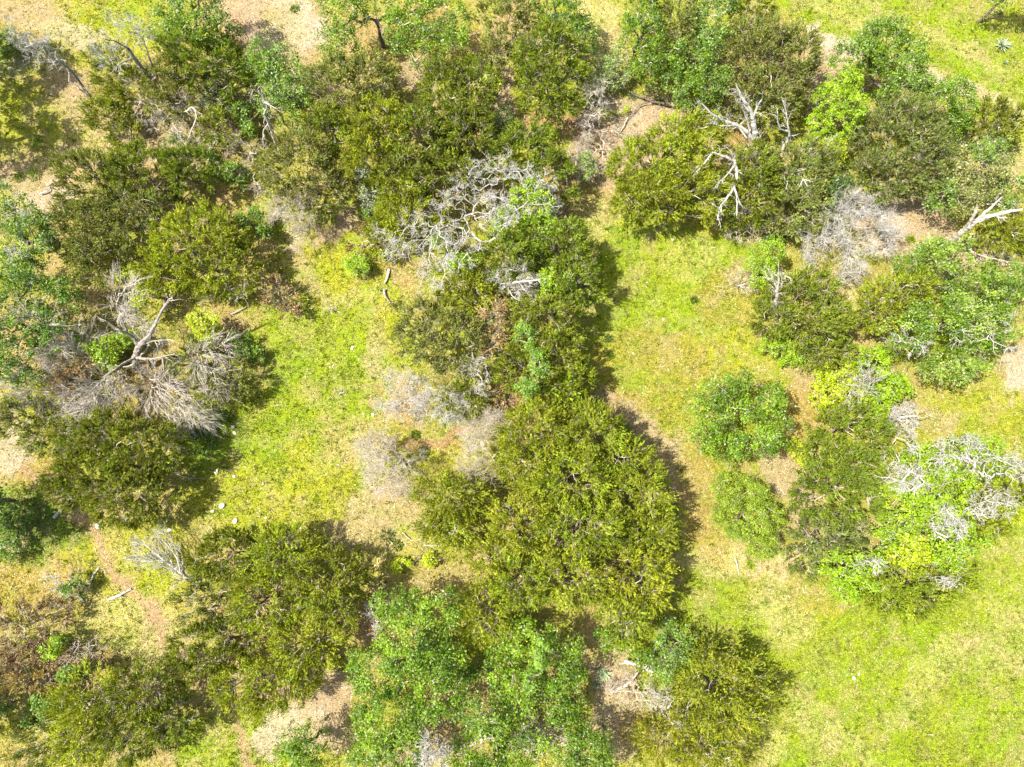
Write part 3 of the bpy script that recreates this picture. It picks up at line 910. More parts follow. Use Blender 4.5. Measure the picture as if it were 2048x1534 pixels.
# ------------------------------------------------------------------ living cedars
CE = 'olive green cedars of the thicket'
CEDARS = [
    # label, h, lobes(px,py,rx,ry,rel h), palette, kw
    ('dark cedar just below the bushy oak at the upper left edge', 4.6, [(405, 125, 75, 55), (455, 160, 35, 35)], 'olive', dict(sparse=.15)),
    ('thin cedar crossed by the leaning grey trunk in the upper left', 3.8, [(225, 140, 38, 42), (262, 180, 48, 45, .8), (215, 235, 45, 35, .6), (255, 270, 40, 25, .5)], 'olive', dict(sparse=.35, twigs=1)),
    ('cedar to the right of the leaning grey trunk, upper left', 4.4, [(355, 185, 62, 58)], 'dull', dict(sparse=.2)),
    ('small cedar below the tangled grey limbs, upper left', 3.0, [(445, 262, 42, 34)], 'olive', dict(sparse=.3, twigs=.8)),
    ('cedar at the upper left of the large dull thicket', 4.2, [(190, 365, 72, 62)], 'dull', dict(sparse=.12)),
    ('cedar on the top edge of the large dull thicket', 4.4, [(290, 350, 75, 55)], 'olive', dict(sparse=.12)),
    ('cedar at the upper right corner of the dull thicket', 4.2, [(390, 345, 60, 48)], 'olive', dict(sparse=.15)),
    ('dull cedar in the middle of the left thicket with grey twigs showing', 4.2, [(270, 440, 80, 60)], 'dull', dict(sparse=.2, twigs=1.1)),
    ('dull cedar at the lower left of the thicket above the green oak', 4.0, [(165, 460, 75, 62), (210, 520, 60, 40)], 'dull', dict(sparse=.15, twigs=.8)),
    ('round yellowish cedar at the right end of the left thicket', 5.0, [(400, 490, 85, 72), (440, 540, 85, 55, .85), (340, 540, 55, 45, .8)], 'yolive', dict(sparse=.08)),
    ('brownish cedar with grey twigs left of the largest central cedars', 5.0, [(600, 340, 72, 75), (645, 385, 58, 45, .8)], 'dull', dict(sparse=.12, twigs=1.2)),
    ('dull cedar below the bare soil patch, upper centre left', 4.8, [(680, 185, 70, 52), (740, 165, 50, 38, .9)], 'dull', dict(sparse=.15, twigs=.8)),
    ('narrow dark cedar between the brownish cedar and the central cedars', 4.2, [(655, 265, 45, 42)], 'olive', dict(sparse=.2)),
    ('yellow olive cedar at the left of the upper central cedar mass', 5.2, [(755, 265, 65, 62), (745, 330, 55, 45, .9)], 'yolive', dict(sparse=.08)),
    ('cedar with upright tufts at the top of the central cedar mass', 5.2, [(890, 175, 52, 45), (945, 185, 48, 42, .95), (900, 235, 60, 40, .9)], 'olive', dict(sparse=.15, twigs=.8)),
    ('cedar in the middle of the upper central cedar mass', 5.2, [(845, 285, 60, 58)], 'olive', dict(sparse=.12)),
    ('cedar at the right of the upper central cedar mass', 5.0, [(940, 280, 55, 55)], 'olive', dict(sparse=.14, twigs=.8)),
    ('cedar above the bleached oak, lower half of the central cedar mass', 4.8, [(820, 360, 60, 48), (900, 360, 58, 45)], 'olive', dict(sparse=.12, twigs=.7)),
    ('small yellow cedar touching the bleached oak on its upper left', 4.4, [(815, 425, 62, 45), (770, 470, 35, 38, .8)], 'yolive', dict(sparse=.1)),
    ('dark cedar directly above the right half of the bleached oak', 5.2, [(1045, 315, 62, 52), (1095, 360, 48, 58, .9)], 'olive', dict(sparse=.06)),
    ('brown tinged cedar at the top edge right of the spreading oak', 4.8, [(1020, 55, 55, 55), (1000, 105, 38, 30, .8)], 'dull', dict(sparse=.25, twigs=1)),
    ('free standing dark cedar beside the grey fallen brush, top centre', 5.8, [(1100, 125, 70, 55), (1105, 180, 72, 58, .85)], 'olive', dict(sparse=.06, twigs=.8)),
    ('brownish cedar between two green oaks at the top edge', 4.8, [(1355, 55, 45, 55), (1345, 120, 38, 35, .9)], 'dull', dict(sparse=.2, twigs=1)),
    ('small olive cedar at the top edge beside the grassy field', 4.6, [(1500, 25, 38, 38)], 'yolive', dict(sparse=.12)),
    ('wide brownish cedar above the tall white dead tree', 5.8, [(1510, 110, 72, 60), (1575, 130, 55, 55, .9), (1520, 200, 75, 55, .8)], 'dull', dict(sparse=.08, twigs=1)),
    ('yellow olive cedar left of the tall white dead tree', 5.0, [(1370, 290, 75, 48), (1300, 340, 75, 55, .9)], 'yolive', dict(sparse=.08)),
    ('yellow olive cedar bulging into the top of the green clearing', 4.8, [(1290, 405, 68, 45), (1380, 390, 70, 52)], 'yolive', dict(sparse=.08)),
    ('cedar under the hanging white limbs of the tall dead tree', 4.6, [(1500, 370, 62, 70), (1475, 420, 38, 35, .8)], 'olive', dict(sparse=.1)),
    ('brownish cedar right of the hanging white limbs', 4.6, [(1590, 345, 68, 55), (1590, 420, 65, 48, .85)], 'dull', dict(sparse=.1, twigs=1)),
    ('wide brownish cedar near the right edge below the green oaks', 5.2, [(1790, 275, 78, 62), (1840, 330, 62, 58, .9), (1770, 350, 75, 52, .85)], 'dull', dict(sparse=.1, twigs=1.2)),
    ('small round cedar at the right edge beside the pale track', 3.6, [(1985, 258, 56, 48)], 'olive', dict(sparse=.15, twigs=.8)),
    ('low cedar behind the fallen grey log at the right edge', 3.0, [(2005, 472, 55, 34)], 'yolive', dict(sparse=.12)),
    ('cedar bearing the short forked snag, right of the green clearing', 4.6, [(1600, 598, 70, 52), (1630, 650, 65, 50, .9), (1550, 635, 48, 36, .8)], 'olive', dict(sparse=.07, twigs=.9)),
    ('low cedar skirt between the snag cedar and the lime bushes', 3.0, [(1650, 710, 50, 28)], 'olive', dict(sparse=.2, twigs=.8)),
    ('yellow tinged cedar against the left side of the pale spreading oak', 4.6, [(1790, 590, 60, 42), (1740, 620, 38, 45, .8)], 'yolive', dict(sparse=.12, twigs=.8)),
    ('olive cedar just below the lime green bushes on the right', 4.0, [(1700, 865, 78, 55), (1650, 900, 45, 35, .8)], 'olive', dict(sparse=.06)),
    ('flat topped olive cedar left of the green oak with white limbs', 4.2, [(1665, 985, 82, 62), (1690, 930, 70, 45, .9)], 'olive', dict(sparse=.07)),
    ('small cedar with bare stems above the bright bush, lower right', 3.2, [(1640, 1075, 55, 42), (1610, 1120, 32, 28, .7), (1700, 1060, 35, 28, .7)], 'dull', dict(sparse=.25, twigs=1.2)),
    ('olive cedar on the far right side of the oak with white limbs', 4.4, [(1990, 985, 52, 62), (1950, 1045, 52, 40, .9)], 'yolive', dict(sparse=.06)),
    ('olive cedar along the bottom of the oak with white limbs', 4.2, [(1830, 1180, 72, 48), (1770, 1190, 52, 38, .8), (1890, 1150, 50, 48, .9)], 'yolive', dict(sparse=.08)),
    ('tall cedar on the clearing side of the bleached oak', 5.2, [(1130, 500, 46, 50), (1150, 565, 42, 60, .95)], 'olive', dict(sparse=.06)),
    ('dark cedar in the heart of the bleached oak', 4.6, [(1010, 520, 48, 42), (1070, 500, 40, 36)], 'olive', dict(sparse=.1)),
    ('small cedar below the bleached oak and above the twiggy cedar', 4.0, [(935, 585, 55, 36)], 'yolive', dict(sparse=.1)),
    ('broad thin cedar full of grey twigs, centre of the photo', 4.6, [(870, 665, 82, 62), (930, 700, 60, 55, .95)], 'dull', dict(sparse=.12, twigs=1.4)),
    ('cedar overgrown with blue green vine on the edge of the clearing', 5.4, [(1080, 650, 68, 52), (1100, 720, 68, 62), (1045, 740, 48, 48, .9)], 'olive', dict(sparse=.08)),
    ('dark cedar base under the vine covered cedar', 4.2, [(1120, 785, 48, 28), (1150, 755, 30, 35)], 'yolive', dict(sparse=.1)),
    ('small dark cedar beside the central grey dead tree', 3.2, [(940, 800, 42, 34)], 'olive', dict(sparse=.2, twigs=.8)),
    ('free round cedar left of the giant cedar stand', 4.2, [(900, 995, 68, 48), (905, 1050, 58, 35, .8)], 'yolive', dict(spray=1.2, sparse=.1)),
    ('cedar at the top left of the giant cedar stand', 5.6, [(1070, 865, 72, 55), (1050, 930, 52, 45, .9)], 'yolive', dict(spray=1.2, sparse=.05)),
    ('cedar at the top right of the giant cedar stand', 5.6, [(1180, 870, 65, 52), (1240, 915, 50, 48, .9)], 'yolive', dict(spray=1.2, sparse=.05)),
    ('cedar in the upper middle of the giant cedar stand', 5.8, [(1140, 960, 78, 55)], 'yolive', dict(spray=1.2, sparse=.05)),
    ('cedar on the right flank of the giant cedar stand', 5.6, [(1275, 990, 62, 62), (1290, 1060, 55, 50, .95)], 'yolive', dict(spray=1.2, sparse=.05)),
    ('cedar in the very middle of the giant cedar stand', 5.8, [(1160, 1055, 85, 60)], 'yolive', dict(spray=1.2, sparse=.08, twigs=.9)),
    ('cedar on the left flank of the giant cedar stand', 5.2, [(1040, 1050, 58, 58), (990, 1110, 50, 36, .8)], 'yolive', dict(spray=1.2, sparse=.08)),
    ('cedar at the lower right of the giant cedar stand', 5.4, [(1260, 1140, 68, 55), (1290, 1180, 40, 40, .9)], 'yolive', dict(spray=1.2, sparse=.05)),
    ('cedar at the lower middle of the giant cedar stand', 5.4, [(1140, 1150, 75, 60)], 'yolive', dict(spray=1.2, sparse=.06, twigs=.8)),
    ('cedar at the lower left of the giant cedar stand', 5.0, [(1040, 1160, 52, 50)], 'yolive', dict(spray=1.2, sparse=.08)),
    ('spiky yellow cedar wedged above the bottom oaks', 5.0, [(965, 1225, 42, 50), (1010, 1270, 36, 36, .9)], 'yolive', dict(spray=1.5, spacing=.62, sparse=.1)),
    ('cedar at the bottom tip of the giant cedar stand', 4.8, [(1250, 1235, 55, 36)], 'yolive', dict(spray=1.2, sparse=.1, twigs=.9)),
    ('cedar at the upper left of the lower left cedar group', 4.4, [(455, 1110, 66, 45)], 'olive', dict(sparse=.12)),
    ('cedar at the top of the lower left cedar group', 4.6, [(565, 1110, 68, 48)], 'yolive', dict(spray=1.25, spacing=.56, sparse=.08)),
    ('cedar at the right of the lower left cedar group', 5.4, [(650, 1165, 72, 62), (680, 1210, 48, 40, .95)], 'olive', dict(sparse=.08)),
    ('cedar in the middle of the lower left cedar group', 5.0, [(545, 1200, 72, 58)], 'yolive', dict(spray=1.25, spacing=.56, sparse=.1, twigs=.9)),
    ('thin pale cedar on the left side of the lower left group', 3.4, [(420, 1200, 62, 55)], 'dull', dict(sparse=.45, twigs=1.1)),
    ('cedar at the left bottom of the lower left cedar group', 4.2, [(420, 1300, 70, 50), (470, 1270, 45, 35)], 'olive', dict(sparse=.2, twigs=.9)),
    ('cedar at the lower right of the lower left cedar group', 4.8, [(620, 1290, 66, 52)], 'yolive', dict(spray=1.25, spacing=.56, sparse=.12)),
    ('cedar at the foot of the lower left cedar group', 4.6, [(560, 1365, 70, 50), (490, 1370, 50, 42, .9)], 'yolive', dict(spray=1.25, spacing=.56, sparse=.12, twigs=.8)),
    ('yellow cedar with feathery sprays in the bottom left corner', 4.8, [(190, 1400, 62, 55), (180, 1470, 55, 50, .95)], 'yolive', dict(spray=1.5, spacing=.62, sparse=.08)),
    ('cedar with grey inner branches right of the feathery corner cedar', 4.6, [(290, 1380, 72, 52), (270, 1460, 60, 50, .9), (350, 1430, 52, 42, .8)], 'olive', dict(sparse=.2, twigs=1.5)),
    ('large dark cedar left of the rocky lower clearing', 5.2, [(215, 880, 80, 55), (290, 900, 75, 62), (180, 960, 75, 60, .9), (260, 995, 80, 50, .9)], 'olive', dict(sparse=.08, twigs=.7)),
    ('brownish cedar at the left edge under the grey brush', 3.6, [(50, 835, 55, 42), (95, 870, 45, 35, .9)], 'dull', dict(sparse=.2, twigs=1.2)),
    ('yellow cedar with spiky outline and clear shadow, bottom right', 5.0, [(1425, 1360, 62, 50), (1398, 1300, 22, 24, .8), (1448, 1298, 24, 30, .85), (1490, 1340, 30, 22, .8), (1518, 1378, 24, 17, .75), (1505, 1425, 28, 22, .75), (1455, 1425, 52, 38, .9), (1378, 1400, 44, 44, .9)], 'yolive', dict(spray=1.5, spacing=.62, sparse=.06)),
    ('yellow cedar at the bottom edge right of the fallen limbs', 4.6, [(1420, 1485, 88, 52), (1330, 1480, 50, 45, .8)], 'yolive', dict(spray=1.5, spacing=.62, sparse=.12, twigs=.8)),
    ('low greyish cedar in the bottom left corner', 2.8, [(95, 1480, 62, 45)], 'dull', dict(sparse=.3, twigs=1.3)),
    ('thin cedar between the dead brush and the rocky clearing', 3.0, [(440, 790, 40, 38), (470, 760, 34, 45, .9)], 'dull', dict(sparse=.35, twigs=1)),
    ('young cedar poking up inside the grey dead brush', 3.0, [(385, 720, 40, 40)], 'dull', dict(sparse=.25, twigs=.8)),
]
for i, (lab, h, lb, pal, kw) in enumerate(CEDARS):
    cedar('cedar_tree', lab, 'tree', CE, h, lb, pal, **kw)

# ------------------------------------------------------------------ oaks
OG = 'leafy green oaks'
OAKS = [
    ('bushy green oak at the top edge left of the bare tan soil', 6.2, [(395, 25, 62, 55), (420, 75, 60, 45, .85), (345, 70, 32, 28, .7)], 'green', dict(second='bluegreen')),
    ('spreading oak at the top centre with its dark trunk showing', 6.4, [(690, 30, 50, 38), (770, 8, 62, 36), (850, 95, 60, 42, .85), (690, 108, 46, 34, .75), (880, 35, 52, 36, .9), (800, 75, 30, 40, .8), (915, 95, 30, 30, .7)], 'green', dict(second='green2', sparse=.25, base=(765, 95))),
    ('greyish oak above the broken snag, upper left', 5.0, [(545, 135, 50, 38), (580, 180, 52, 46, .9), (605, 230, 35, 36, .8)], 'green', dict(second='bluegreen', sparse=.2)),
    ('small oak left of the brownish cedar and the broken snag', 4.2, [(560, 225, 38, 35)], 'bluegreen', dict(sparse=.3)),
    ('dark green oak at the top edge above the free standing cedar', 6.0, [(1105, 20, 50, 40), (1135, 55, 36, 32, .9)], 'dgreen', dict(second='green')),
    ('pale green small oak right of the dark oak, top centre', 4.4, [(1165, 85, 34, 36)], 'bluegreen', dict(sparse=.3)),
    ('tall narrow bright oak at the top edge left of the brownish cedar', 6.2, [(1280, 20, 42, 45), (1275, 85, 42, 42, .9), (1290, 145, 32, 32, .75)], 'green', dict()),
    ('blue green oak at the top edge above the wide brownish cedar', 5.8, [(1430, 35, 45, 42), (1410, 90, 35, 38, .85)], 'bluegreen', dict(second='green')),
    ('round blue green oak standing right of the bare soil, top right', 5.4, [(1370, 140, 58, 42), (1385, 190, 62, 40, .85), (1430, 175, 30, 30, .75)], 'bluegreen', dict(second='green', sparse=.08)),
    ('greyish green oak beside the pale track, upper right', 5.6, [(1745, 95, 62, 38), (1790, 140, 55, 42, .95), (1700, 130, 48, 32, .8), (1800, 190, 55, 38, .85)], 'green', dict(second='bluegreen', sparse=.12)),
    ('small dark green oak between the brown cedar and the track', 5.0, [(1880, 215, 52, 42), (1895, 255, 35, 32, .85)], 'green', dict(sparse=.1)),
    ('grey green oak behind the fallen log near the right edge', 5.2, [(1935, 340, 72, 42), (1890, 400, 52, 45, .85), (1980, 395, 58, 40, .9)], 'bluegreen', dict(second='dull', sparse=.2, twigs=.6)),
    ('grey green oak crown cut by the right edge', 4.8, [(2040, 555, 45, 36)], 'bluegreen', dict(sparse=.15)),
    ('large pale spreading oak with white twigs near the right edge', 6.2, [(1850, 530, 62, 38), (1930, 580, 60, 45), (1960, 660, 62, 48), (1870, 650, 60, 50), (1800, 670, 45, 45, .85), (1890, 735, 58, 40, .85), (1985, 600, 36, 40, .8)], 'paleoak', dict(second='green', sparse=.08, twigs=.6)),
    ('free standing round oak between the two clearings', 5.0, [(1410, 795, 38, 34), (1462, 770, 34, 28, .95), (1535, 800, 32, 34), (1405, 860, 40, 36, .85), (1455, 895, 44, 32, .85), (1520, 885, 44, 34, .9), (1475, 830, 36, 34), (1545, 850, 26, 26, .85)], 'green', dict(second='green2', sparse=.18)),
    ('green oak filling the left of the bottom edge centre', 6.2, [(810, 1210, 55, 40), (880, 1215, 48, 42), (830, 1285, 72, 52), (760, 1340, 60, 55, .9), (870, 1380, 62, 58), (780, 1430, 70, 55, .9), (900, 1310, 36, 42, .9)], 'green', dict(second='green2', sparse=.12)),
    ('green oak right of the dark gap at the bottom centre', 5.3, [(1060, 1270, 62, 40), (1110, 1320, 62, 58), (1040, 1370, 52, 55), (1120, 1400, 48, 45, .9), (1000, 1330, 36, 50, .9)], 'green', dict(second='green2', sparse=.12)),
    ('green oak on the bottom edge right of the white dead sprig', 5.8, [(970, 1420, 58, 50), (960, 1500, 66, 42), (1040, 1480, 55, 42, .9)], 'green', dict(second='green2', sparse=.18, twigs=.5)),
    ('oak at the very bottom edge left of the white dead sprig', 5.4, [(800, 1500, 62, 38), (730, 1500, 36, 34, .8)], 'green', dict(sparse=.2, twigs=.6)),
    ('oak at the bottom edge beside the tan gap, lower right centre', 5.0, [(1160, 1490, 62, 50), (1190, 1530, 48, 30)], 'green', dict(sparse=.12)),
    ('small round oak at the bottom edge by the pale soil', 4.0, [(618, 1490, 42, 48)], 'green', dict(sparse=.08)),
    ('pale leaved oak sapling left of the spiky yellow cedar, bottom right', 3.8, [(1345, 1285, 38, 44), (1330, 1335, 30, 25, .8)], 'bluegreen', dict(sparse=.2, twigs=.5)),
    ('small green oak beneath the tip of the giant cedar stand', 3.6, [(1225, 1275, 42, 26), (1275, 1310, 32, 24, .85)], 'green', dict(sparse=.2)),
    ('deep green oak cut by the left edge beside the grey brush', 5.6, [(40, 590, 72, 50), (110, 600, 62, 48, .9), (30, 680, 62, 58), (120, 670, 45, 45, .85), (40, 745, 50, 30, .8)], 'dgreen', dict(second='green', sparse=.08)),
    ('hazy grey green oak at the left edge above the deep green one', 5.4, [(30, 430, 48, 45), (85, 470, 52, 42, .9), (60, 525, 45, 30, .8)], 'bluegreen', dict(second='green', sparse=.25, twigs=1)),
    ('dark oak crown dipping into the top right corner', 5.5, [(2015, -15, 55, 26)], 'dgreen', dict(sparse=.15)),
]
for lab, h, lb, pal, kw in OAKS:
    kw = dict(kw)
    kw.setdefault('spacing', .58)
    kw.setdefault('ball', .40)
    kw.setdefault('per', 52)
    kw.setdefault('leaf', .13)
    leafy('oak_tree', lab, 'tree', OG, h, lb, pal, **kw)

# trees standing just outside the left edge, whose shadows fall into view
for lab, h, lb in [('tall oak left of the view shading the upper left corner', 8.5, [(-135, 70, 95, 75)]),
                   ('tall oak left of the view shading the bare upper left ground', 8.0, [(-140, 210, 90, 80)]),
                   ('oak left of the view shading the weeds at the left edge', 7.5, [(-60, 1010, 75, 75)]),
                   ('oak left of the view below the brown brush', 6.0, [(-110, 1430, 90, 70)])]:
    leafy('oak_tree', lab, 'tree', OG, h, lb, 'dgreen', spacing=.6, per=46, leaf=.17, sparse=0)

# ------------------------------------------------------------------ broad leaved shrubs and vines
VG = 'bright leafy bushes and vines'
VINES = [
    ('big bright green leafy bush left of the greyish oak, upper right', 4.6, [(1668, 195, 42, 36), (1660, 245, 40, 40, .9), (1690, 240, 30, 40)], 'bright', dict(sparse=.03)),
    ('lime vine bush under the curled white limb, upper right', 2.6, [(1655, 305, 36, 26), (1630, 320, 24, 20, .8)], 'lime', dict()),
    ('deep bright green round bush above the short forked snag', 3.6, [(1530, 512, 34, 24), (1522, 545, 32, 30, .85)], 'bright', dict(leaf=.09, sparse=.0, spacing=.34)),
    ('lime green bush patch below the snag cedar on the right', 2.6, [(1670, 745, 42, 30), (1655, 790, 36, 28, .9), (1700, 790, 32, 26, .8)], 'lime', dict()),
    ('green bush patch right of the lime patch under the pale oak', 2.8, [(1740, 720, 50, 30), (1770, 775, 48, 36), (1740, 820, 36, 24, .8)], 'bright', dict()),
    ('low green bush on the clearing edge below the snag cedar', 1.6, [(1555, 690, 34, 24), (1580, 715, 30, 16, .8)], 'bright', dict()),
    ('small lime bush between the round oak and the olive cedar', 1.4, [(1600, 900, 26, 22), (1615, 925, 20, 14, .8)], 'lime', dict()),
    ('mid green rounded bush below the free standing round oak', 3.4, [(1475, 985, 55, 42), (1500, 1040, 68, 45), (1525, 1090, 36, 28, .8)], 'ygreen', dict(leaf=.08, per=70, sparse=.03)),
    ('bright green oak tangled with white lichen limbs, lower right', 4.6, [(1850, 930, 55, 40, .9), (1800, 1015, 48, 45), (1870, 1020, 55, 48), (1860, 1085, 55, 42), (1790, 1080, 36, 36), (1920, 1080, 36, 30, .9), (1880, 1125, 34, 26, .8)], 'bright', dict(sparse=.2, twigs=.4)),
    ('green leafy crown at the right tip of the lichen limb group', 4.4, [(1940, 900, 48, 34), (1975, 935, 36, 30, .9), (1900, 960, 36, 30, .9)], 'bright', dict(sparse=.25, twigs=.4)),
    ('lime vine hanging in the middle of the lichen limb group', 4.6, [(1795, 1100, 36, 34)], 'lime', dict(low=.6)),
    ('bright green round bush left of the bottom olive cedar, lower right', 3.4, [(1680, 1125, 48, 34), (1710, 1170, 46, 34, .9), (1740, 1120, 24, 22, .8)], 'bright', dict(sparse=.05)),
    ('bright leafy side of the bleached oak facing the clearing', 4.8, [(1060, 415, 52, 42), (1025, 455, 42, 38, .9), (1085, 465, 36, 30, .9), (1060, 500, 32, 26, .8)], 'bright', dict(sparse=.18, twigs=.4)),
    ('green leaves under the left half of the bleached oak', 3.4, [(885, 490, 24, 20), (930, 530, 36, 26)], 'bright', dict(sparse=.1)),
    ('lime green leafy clump below the bleached oak near the clearing', 4.4, [(1110, 570, 36, 30)], 'bright', dict()),
    ('blue green vine draped over the cedar at the clearing edge', 5.7, [(1050, 690, 22, 28), (1075, 740, 22, 30), (1050, 785, 24, 24, .9)], 'vbg', dict(low=.75, sparse=.25, spacing=.42)),
    ('small round bright green bush standing in the left clearing', 1.7, [(712, 530, 26, 23)], 'bright', dict(leaf=.10, spacing=.3)),
    ('green leafy clump among the grey twigs beside the left brush', 2.8, [(410, 650, 32, 26), (425, 680, 26, 20, .8)], 'lime', dict(low=.2)),
    ('bright leaves around the grey trunk in the left brush', 3.0, [(215, 700, 30, 30), (255, 680, 26, 20, .9), (215, 735, 20, 15, .7)], 'bright', dict(sparse=.1)),
    ('lime leaves behind the grey trunk in the left brush', 2.8, [(300, 600, 30, 34), (275, 555, 36, 22)], 'lime', dict(sparse=.2, low=.3)),
    ('deep green bush on the edge of the left rocky clearing', 1.8, [(480, 680, 26, 18), (500, 710, 30, 20, .9)], 'vgreen', dict()),
    ('green weeds bush in the shade of the large dark cedar', .9, [(400, 880, 30, 30), (440, 835, 24, 16)], 'vgreen', dict(sparse=.2)),
    ('bright leafy shoots in the middle of the upper left thicket', 2.6, [(465, 350, 30, 24), (440, 330, 18, 14)], 'vgreen', dict(sparse=.15)),
    ('green bush left of the pale tan dead bush', 2.2, [(505, 440, 32, 22), (530, 465, 20, 16)], 'vgreen', dict(sparse=.15)),
    ('dark leafy bush beside the broken snag', 2.4, [(490, 225, 22, 30), (500, 265, 18, 16)], 'vgreen', dict(sparse=.1)),
    ('pale green bush with grey twigs above the small cedar, upper left', 3.4, [(430, 175, 38, 28), (440, 215, 34, 24, .8)], 'pbush', dict(sparse=.3, twigs=1.5)),
    ('pale green low bush under the tangled grey limbs, upper left', 1.8, [(360, 290, 38, 20), (430, 290, 22, 16)], 'pbush', dict(sparse=.3, twigs=1)),
    ('silvery grey green bush between the brownish and central cedars', 3.4, [(732, 360, 28, 22), (740, 400, 26, 22, .85)], 'silver', dict(sparse=.15, leaf=.1)),
    ('green bush at the foot of the silvery bush', 1.4, [(740, 435, 26, 14), (735, 400, 12, 12)], 'vgreen', dict(sparse=.2)),
    ('blue green bush right of the central cedar mass', 2.6, [(1005, 240, 28, 26), (985, 265, 22, 16, .8)], 'deepblue', dict(leaf=.1)),
    ('lime sapling on the red soil below the free standing cedar', 1.8, [(1097, 265, 16, 17)], 'bright', dict(leaf=.09)),
    ('flat yellow green bush on the bare soil, top centre right', .9, [(1220, 226, 26, 11), (1250, 219, 18, 9)], 'lime', dict(leaf=.09)),
    ('loose light green bush above the grey fallen brush', 2.8, [(1230, 135, 34, 22), (1210, 165, 34, 18, .8)], 'pbush2', dict(sparse=.3, twigs=.8)),
    ('yellow green weed clump right of the central cedar mass', 1.2, [(985, 155, 22, 16)], 'lime', dict(sparse=.2)),
    ('small green bush by the thin bare sapling above the clearing', 2.2, [(1172, 335, 26, 28)], 'pbush2', dict(sparse=.2, twigs=1)),
    ('blue green bush on the right side of the hanging limb cedars', 3.8, [(1660, 385, 28, 26), (1645, 425, 24, 24, .8)], 'deepblue', dict(sparse=.15)),
    ('low green bush in the clearing corner below the hanging limbs', 1.8, [(1545, 478, 26, 10), (1590, 455, 24, 16)], 'vgreen', dict(sparse=.2)),
    ('pale low bush in front of the fallen log at the right', 2.4, [(1870, 500, 34, 20)], 'pbush2', dict(sparse=.2)),
    ('deep green bush in the bottom left under the brown brush', 2.6, [(110, 1405, 42, 24), (75, 1430, 30, 20, .8)], 'vgreen', dict()),
    ('bright bush cut by the left edge near the bottom corner', 2.0, [(8, 1410, 18, 18)], 'vgreen', dict()),
    ('yellow green sapling among the brown brush, lower left', 2.6, [(115, 1290, 22, 22), (105, 1310, 14, 12, .8)], 'bright', dict()),
    ('green bush between brown brush and feathery corner cedar', 3.0, [(160, 1345, 30, 18)], 'vgreen', dict()),
    ('dark small bush right of the bare branching twig, lower left', 1.8, [(150, 1175, 26, 26)], 'vgreen', dict(sparse=.3, twigs=1)),
    ('lime weeds bush above the bottom green oak', 1.0, [(800, 1135, 26, 18), (860, 1120, 20, 14)], 'lime', dict(sparse=.2)),
    ('small green bush at the top corner of the giant cedar stand', 2.0, [(1245, 862, 20, 16)], 'vgreen', dict()),
    ('shaded green bush at the left edge below the trail start', 1.8, [(30, 1040, 36, 40), (15, 1100, 28, 28)], 'vgreen', dict(sparse=.1)),
    ('grassy green clump at the top left edge', 1.4, [(15, 85, 30, 30)], 'vgreen', dict(sparse=.1)),
    ('green leaves at the foot of the bleached oak near the dark gap', 5.9, [(1080, 1290, 16, 32), (1060, 1335, 18, 22)], 'vbg', dict(low=.8, sparse=.2)),
    ('green bush at the left foot of the long dark shadow gap', 3.2, [(935, 1345, 24, 20)], 'vgreen', dict()),
]
PAL['ygreen'] = ((.185, .275, .008), (.260, .345, .020))
PAL['vgreen'] = ((.095, .180, .008), (.150, .250, .014))
PAL['vbg'] = ((.130, .250, .012), (.210, .330, .035))
PAL['pbush'] = ((.190, .235, .070), (.250, .290, .100))
PAL['pbush2'] = ((.170, .250, .050), (.240, .320, .090))
PAL['silver'] = ((.235, .270, .165), (.320, .350, .230))
PAL['deepblue'] = ((.080, .140, .028), (.130, .200, .045))
for lab, h, lb, pal, kw in VINES:
    kw = dict(kw)
    kw.pop('darker', 0)
    kw.setdefault('leaf', .13)
    kw.setdefault('spacing', .42)
    kw.setdefault('low', .1)
    kw.setdefault('ball', .26)
    kw.setdefault('per', 34)
    kw.setdefault('twigs', .1)
    leafy('leafy_bush', lab, 'bush', VG, h, lb, pal, mat='vine', flat=.9, **kw)

# ------------------------------------------------------------------ brown, dying shrubs
BG = 'dying brown brush'
for lab, h, lb, pal, kw in [
    ('reddish brown twiggy bush on the left edge of the clearing', 2.2, [(560, 590, 36, 32), (585, 625, 26, 20, .7)], 'rust', dict(sparse=.5, twigs=2.2)),
    ('red brown dead cedar wedged in the centre of the photo', 4.2, [(990, 645, 24, 40), (985, 700, 20, 26, .9)], 'rust', dict(sparse=.3, twigs=2.2)),
    ('brown brush spreading in from the left edge, lower left', 2.4, [(45, 1260, 66, 50), (110, 1240, 45, 36, .8), (60, 1330, 62, 42, .9)], 'rust', dict(sparse=.45, twigs=2.4)),
    ('orange brown cedar in the bottom left corner', 3.0, [(75, 1350, 44, 26)], 'brown', dict(sparse=.3, twigs=1.6)),
    ('brown dead cedar patch beneath the grey brush, left', 2.8, [(165, 740, 36, 30), (150, 770, 30, 26, .9)], 'rust', dict(sparse=.35, twigs=1.6)),
    ('olive brown bush at the upper edge of the left clearing', 1.9, [(722, 482, 30, 28)], 'brown', dict(sparse=.3, twigs=2.2)),
    ('low brown cedar foot below the central twiggy cedar', 2.0, [(1010, 800, 34, 16)], 'rust', dict(sparse=.35, twigs=1)),
    ('brown brush under the middle of the left grey brush', 2.2, [(290, 760, 50, 26)], 'rust', dict(sparse=.45, twigs=2)),
]:
    cedar('brown_shrub', lab, 'bush', BG, h, lb, pal, dens=.75, **kw)

